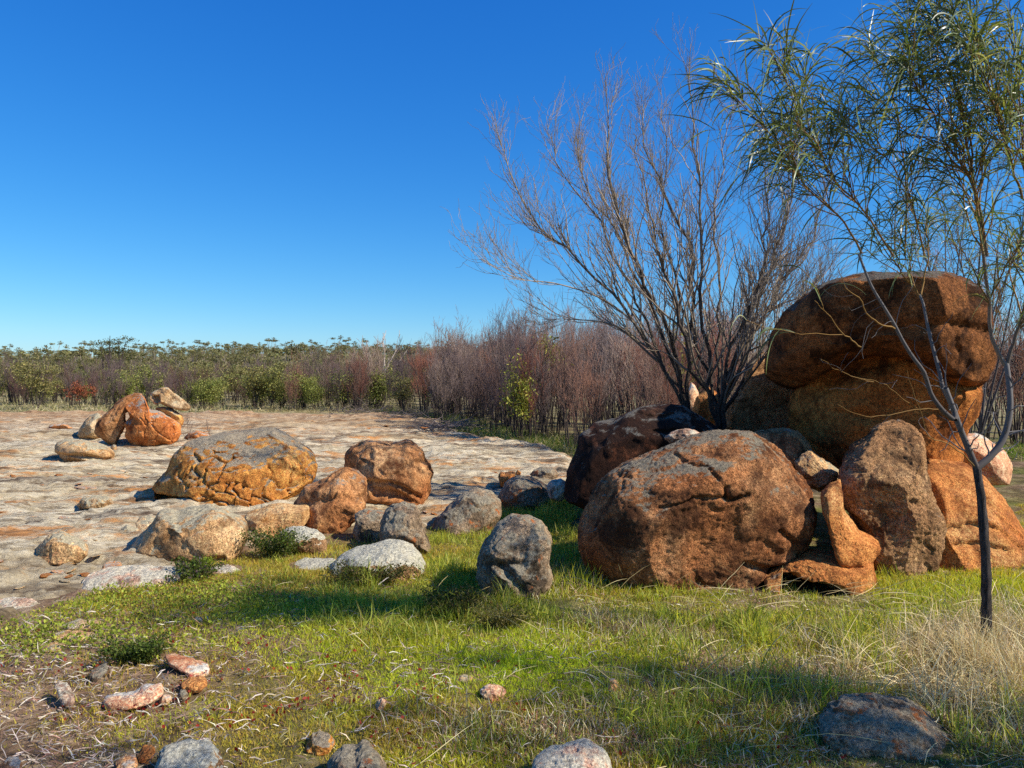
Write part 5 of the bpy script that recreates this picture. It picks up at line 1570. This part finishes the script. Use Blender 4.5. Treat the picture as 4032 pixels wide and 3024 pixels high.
# low herbs: broad little leaves
def herb(name, label, cx, cy, w, dep, h, n, cols, size=0.02):
    """one low bushy plant at a display pixel"""
    c2 = on_ground(src('T', [(cx, cy)]))[0]
    root = empty(name, (c2[0], c2[1], float(terrain(c2[0], c2[1]))))
    tag(root, label, 'plant')
    ns = 26
    e = np.stack([RNG.uniform(-1, 1, ns) * w, RNG.uniform(-1, 1, ns) * dep, h * RNG.uniform(0.5, 1.0, ns)], 1)
    P = np.array([resample([(v[0] * 0.3, v[1] * 0.3, -0.02), v * (0.6, 0.6, 0.55), v], 5) for v in e])
    g = Geo(); g.tube(P, np.linspace(0.004, 0.002, 5)[None] * np.ones((ns, 1)), srgb('#5a4a38'), srgb('#5a5a30'), 3)
    link('stems', g.mesh('stems'), M['twig'], root)
    u = RNG.randint(0, ns, n)
    t = RNG.uniform(0.3, 1.0, n) * 4
    i = np.minimum(t.astype(int), 3); f = (t - i)[:, None]
    p = P[u, i] * (1 - f) + P[u, i + 1] * f + RNG.normal(size=(n, 3)) * np.array((w * 0.16, dep * 0.16, h * 0.1))
    p[:, 2] = np.maximum(p[:, 2], 0.004)
    V, F, c = cards(p, size, jitter_cols(cols, n, 0.3), 0.4, 1.7)
    o = link('foliage', mk_mesh('foliage', V, [F], c, False), M['grass'], root)
    o['kind'] = 'stuff'
    return root


HB = ['#4a5a20', '#5c6e28', '#3c4a1c', '#6a7a30', '#35401a']
herb('low_herb', 'dense dark green herb between the pinkish stones', 300, 1425, 0.17, 0.12, 0.13, 2600, HB, 0.016)
herb('low_herb', 'leafy bush growing by the broad tan boulder', 600, 1205, 0.28, 0.18, 0.26, 3600, HB + ['#6f6a4a'], 0.02)
herb('low_herb', 'dark leafy shrub beside the speckled slab', 415, 1262, 0.18, 0.15, 0.17, 2200, HB + ['#6a5a5a'], 0.02)
herb('low_herb', 'small yellow green herb against the broad tan boulder', 440, 1228, 0.08, 0.06, 0.10, 500, ['#8a9a30', '#7a8a2c'], 0.018)
herb('low_herb', 'brown tinged herb before the white crusted mound', 800, 1262, 0.32, 0.14, 0.16, 2600, ['#5a5a2a', '#6a6a34', '#6f5a40', '#4a4a22'], 0.018)
herb('low_herb', 'dark bushy herb in the shade of the egg shaped boulder', 985, 1330, 0.25, 0.18, 0.2, 2600, ['#4a4a22', '#5a5a2a', '#3c451c', '#6a5c38'], 0.018)
herb('low_herb', 'soft brown green herb mound below the egg shaped boulder', 1085, 1360, 0.2, 0.12, 0.14, 1600, ['#6a6034', '#5a5a2a', '#7a7040'], 0.016)


def d_cover(x, y, px, py):
    return np.clip(blob(px, py, 150, 1375, 230, 35) + 0.8 * blob(px, py, 320, 1300, 180, 25) + 0.7 * blob(px, py, 480, 1290, 120, 30) + 0.3 * blob(px, py, 700, 1330, 250, 40), 0, 1) * lawn(x, y)


x, y = scatter(7500, 3.5, 7.5, d_cover)
p = np.stack([x, y, terrain(x, y) + RNG.uniform(0.005, 0.06, len(x))], 1)
V, F, c = cards(p, 0.021, jitter_cols(['#94a038', '#a4ac40', '#7e8a34', '#6c7828', '#b0b24c'], len(x), 0.25), 0.5, 1.6)
tag(link('herb_cover', mk_mesh('herb_cover', V, [F], c, False), M['grass']), 'bright green creeping herbs along the edge of the rock', kind='stuff')


# grass at the foot of the thicket and past the sheet
def edge_grass(name, label, n, cols, h, w, off, spread, mat, x0=0):
    L = along(front, 400)
    i = RNG.randint(x0, 400, n)
    x = L[i, 0] + RNG.normal(size=n) * 0.5; y = L[i, 1] + off + np.abs(RNG.normal(size=n)) * spread
    keep = sheet_sd(x, y) < 0.1
    x, y = x[keep], y[keep]; n = len(x)
    a = RNG.uniform(0, 6.3, n); ln = np.abs(RNG.normal(size=n)) * 0.5
    d0 = unit(np.stack([np.cos(a) * ln, np.sin(a) * ln, np.ones(n)], 1))
    V, F, c = strips(np.stack([x, y, terrain(x, y)], 1), d0, h * RNG.uniform(0.5, 1.5, n), w * RNG.uniform(0.7, 1.4, n), jitter_cols(cols, n, 0.25), droop=0.9, n=1, tipw=0.1)
    tag(link(name, mk_mesh(name, V, [F], c, False), mat), label, kind='stuff')


edge_grass('thicket_grass', 'green grass under the edge of the thicket', 26000, ['#4f7024', '#5d7f2a', '#6d8030', '#7a7a3a'], 0.22, 0.014, -0.6, 1.3, M['grass'], 60)
edge_grass('thicket_straw', 'pale dry grass along the edge of the thicket', 22000, ['#b0a070', '#9a8a5c', '#8a7e50', '#c0b084'], 0.2, 0.013, -0.9, 1.6, M['straw'])
n = 26000
px = RNG.uniform(-80, 900, n); y = 33.5 + 22 * RNG.rand(n) ** 1.6
x = (px / 0.54861 - W_SRC / 2) / F_PX * y
a = RNG.uniform(0, 6.3, n); ln = np.abs(RNG.normal(size=n)) * 0.5
d0 = unit(np.stack([np.cos(a) * ln, np.sin(a) * ln, np.ones(n)], 1))
V, F, c = strips(np.stack([x, y, terrain(x, y)], 1), d0, RNG.uniform(0.1, 0.4, n), RNG.uniform(0.015, 0.035, n), jitter_cols(['#b0a27a', '#a0925f', '#8a8250', '#c2b690', '#7a8044'], n, 0.2), droop=0.9, n=1, tipw=0.1)
tag(link('scrub_straw', mk_mesh('scrub_straw', V, [F], c, False), M['straw']), 'pale dry grass under the far scrub', kind='stuff')
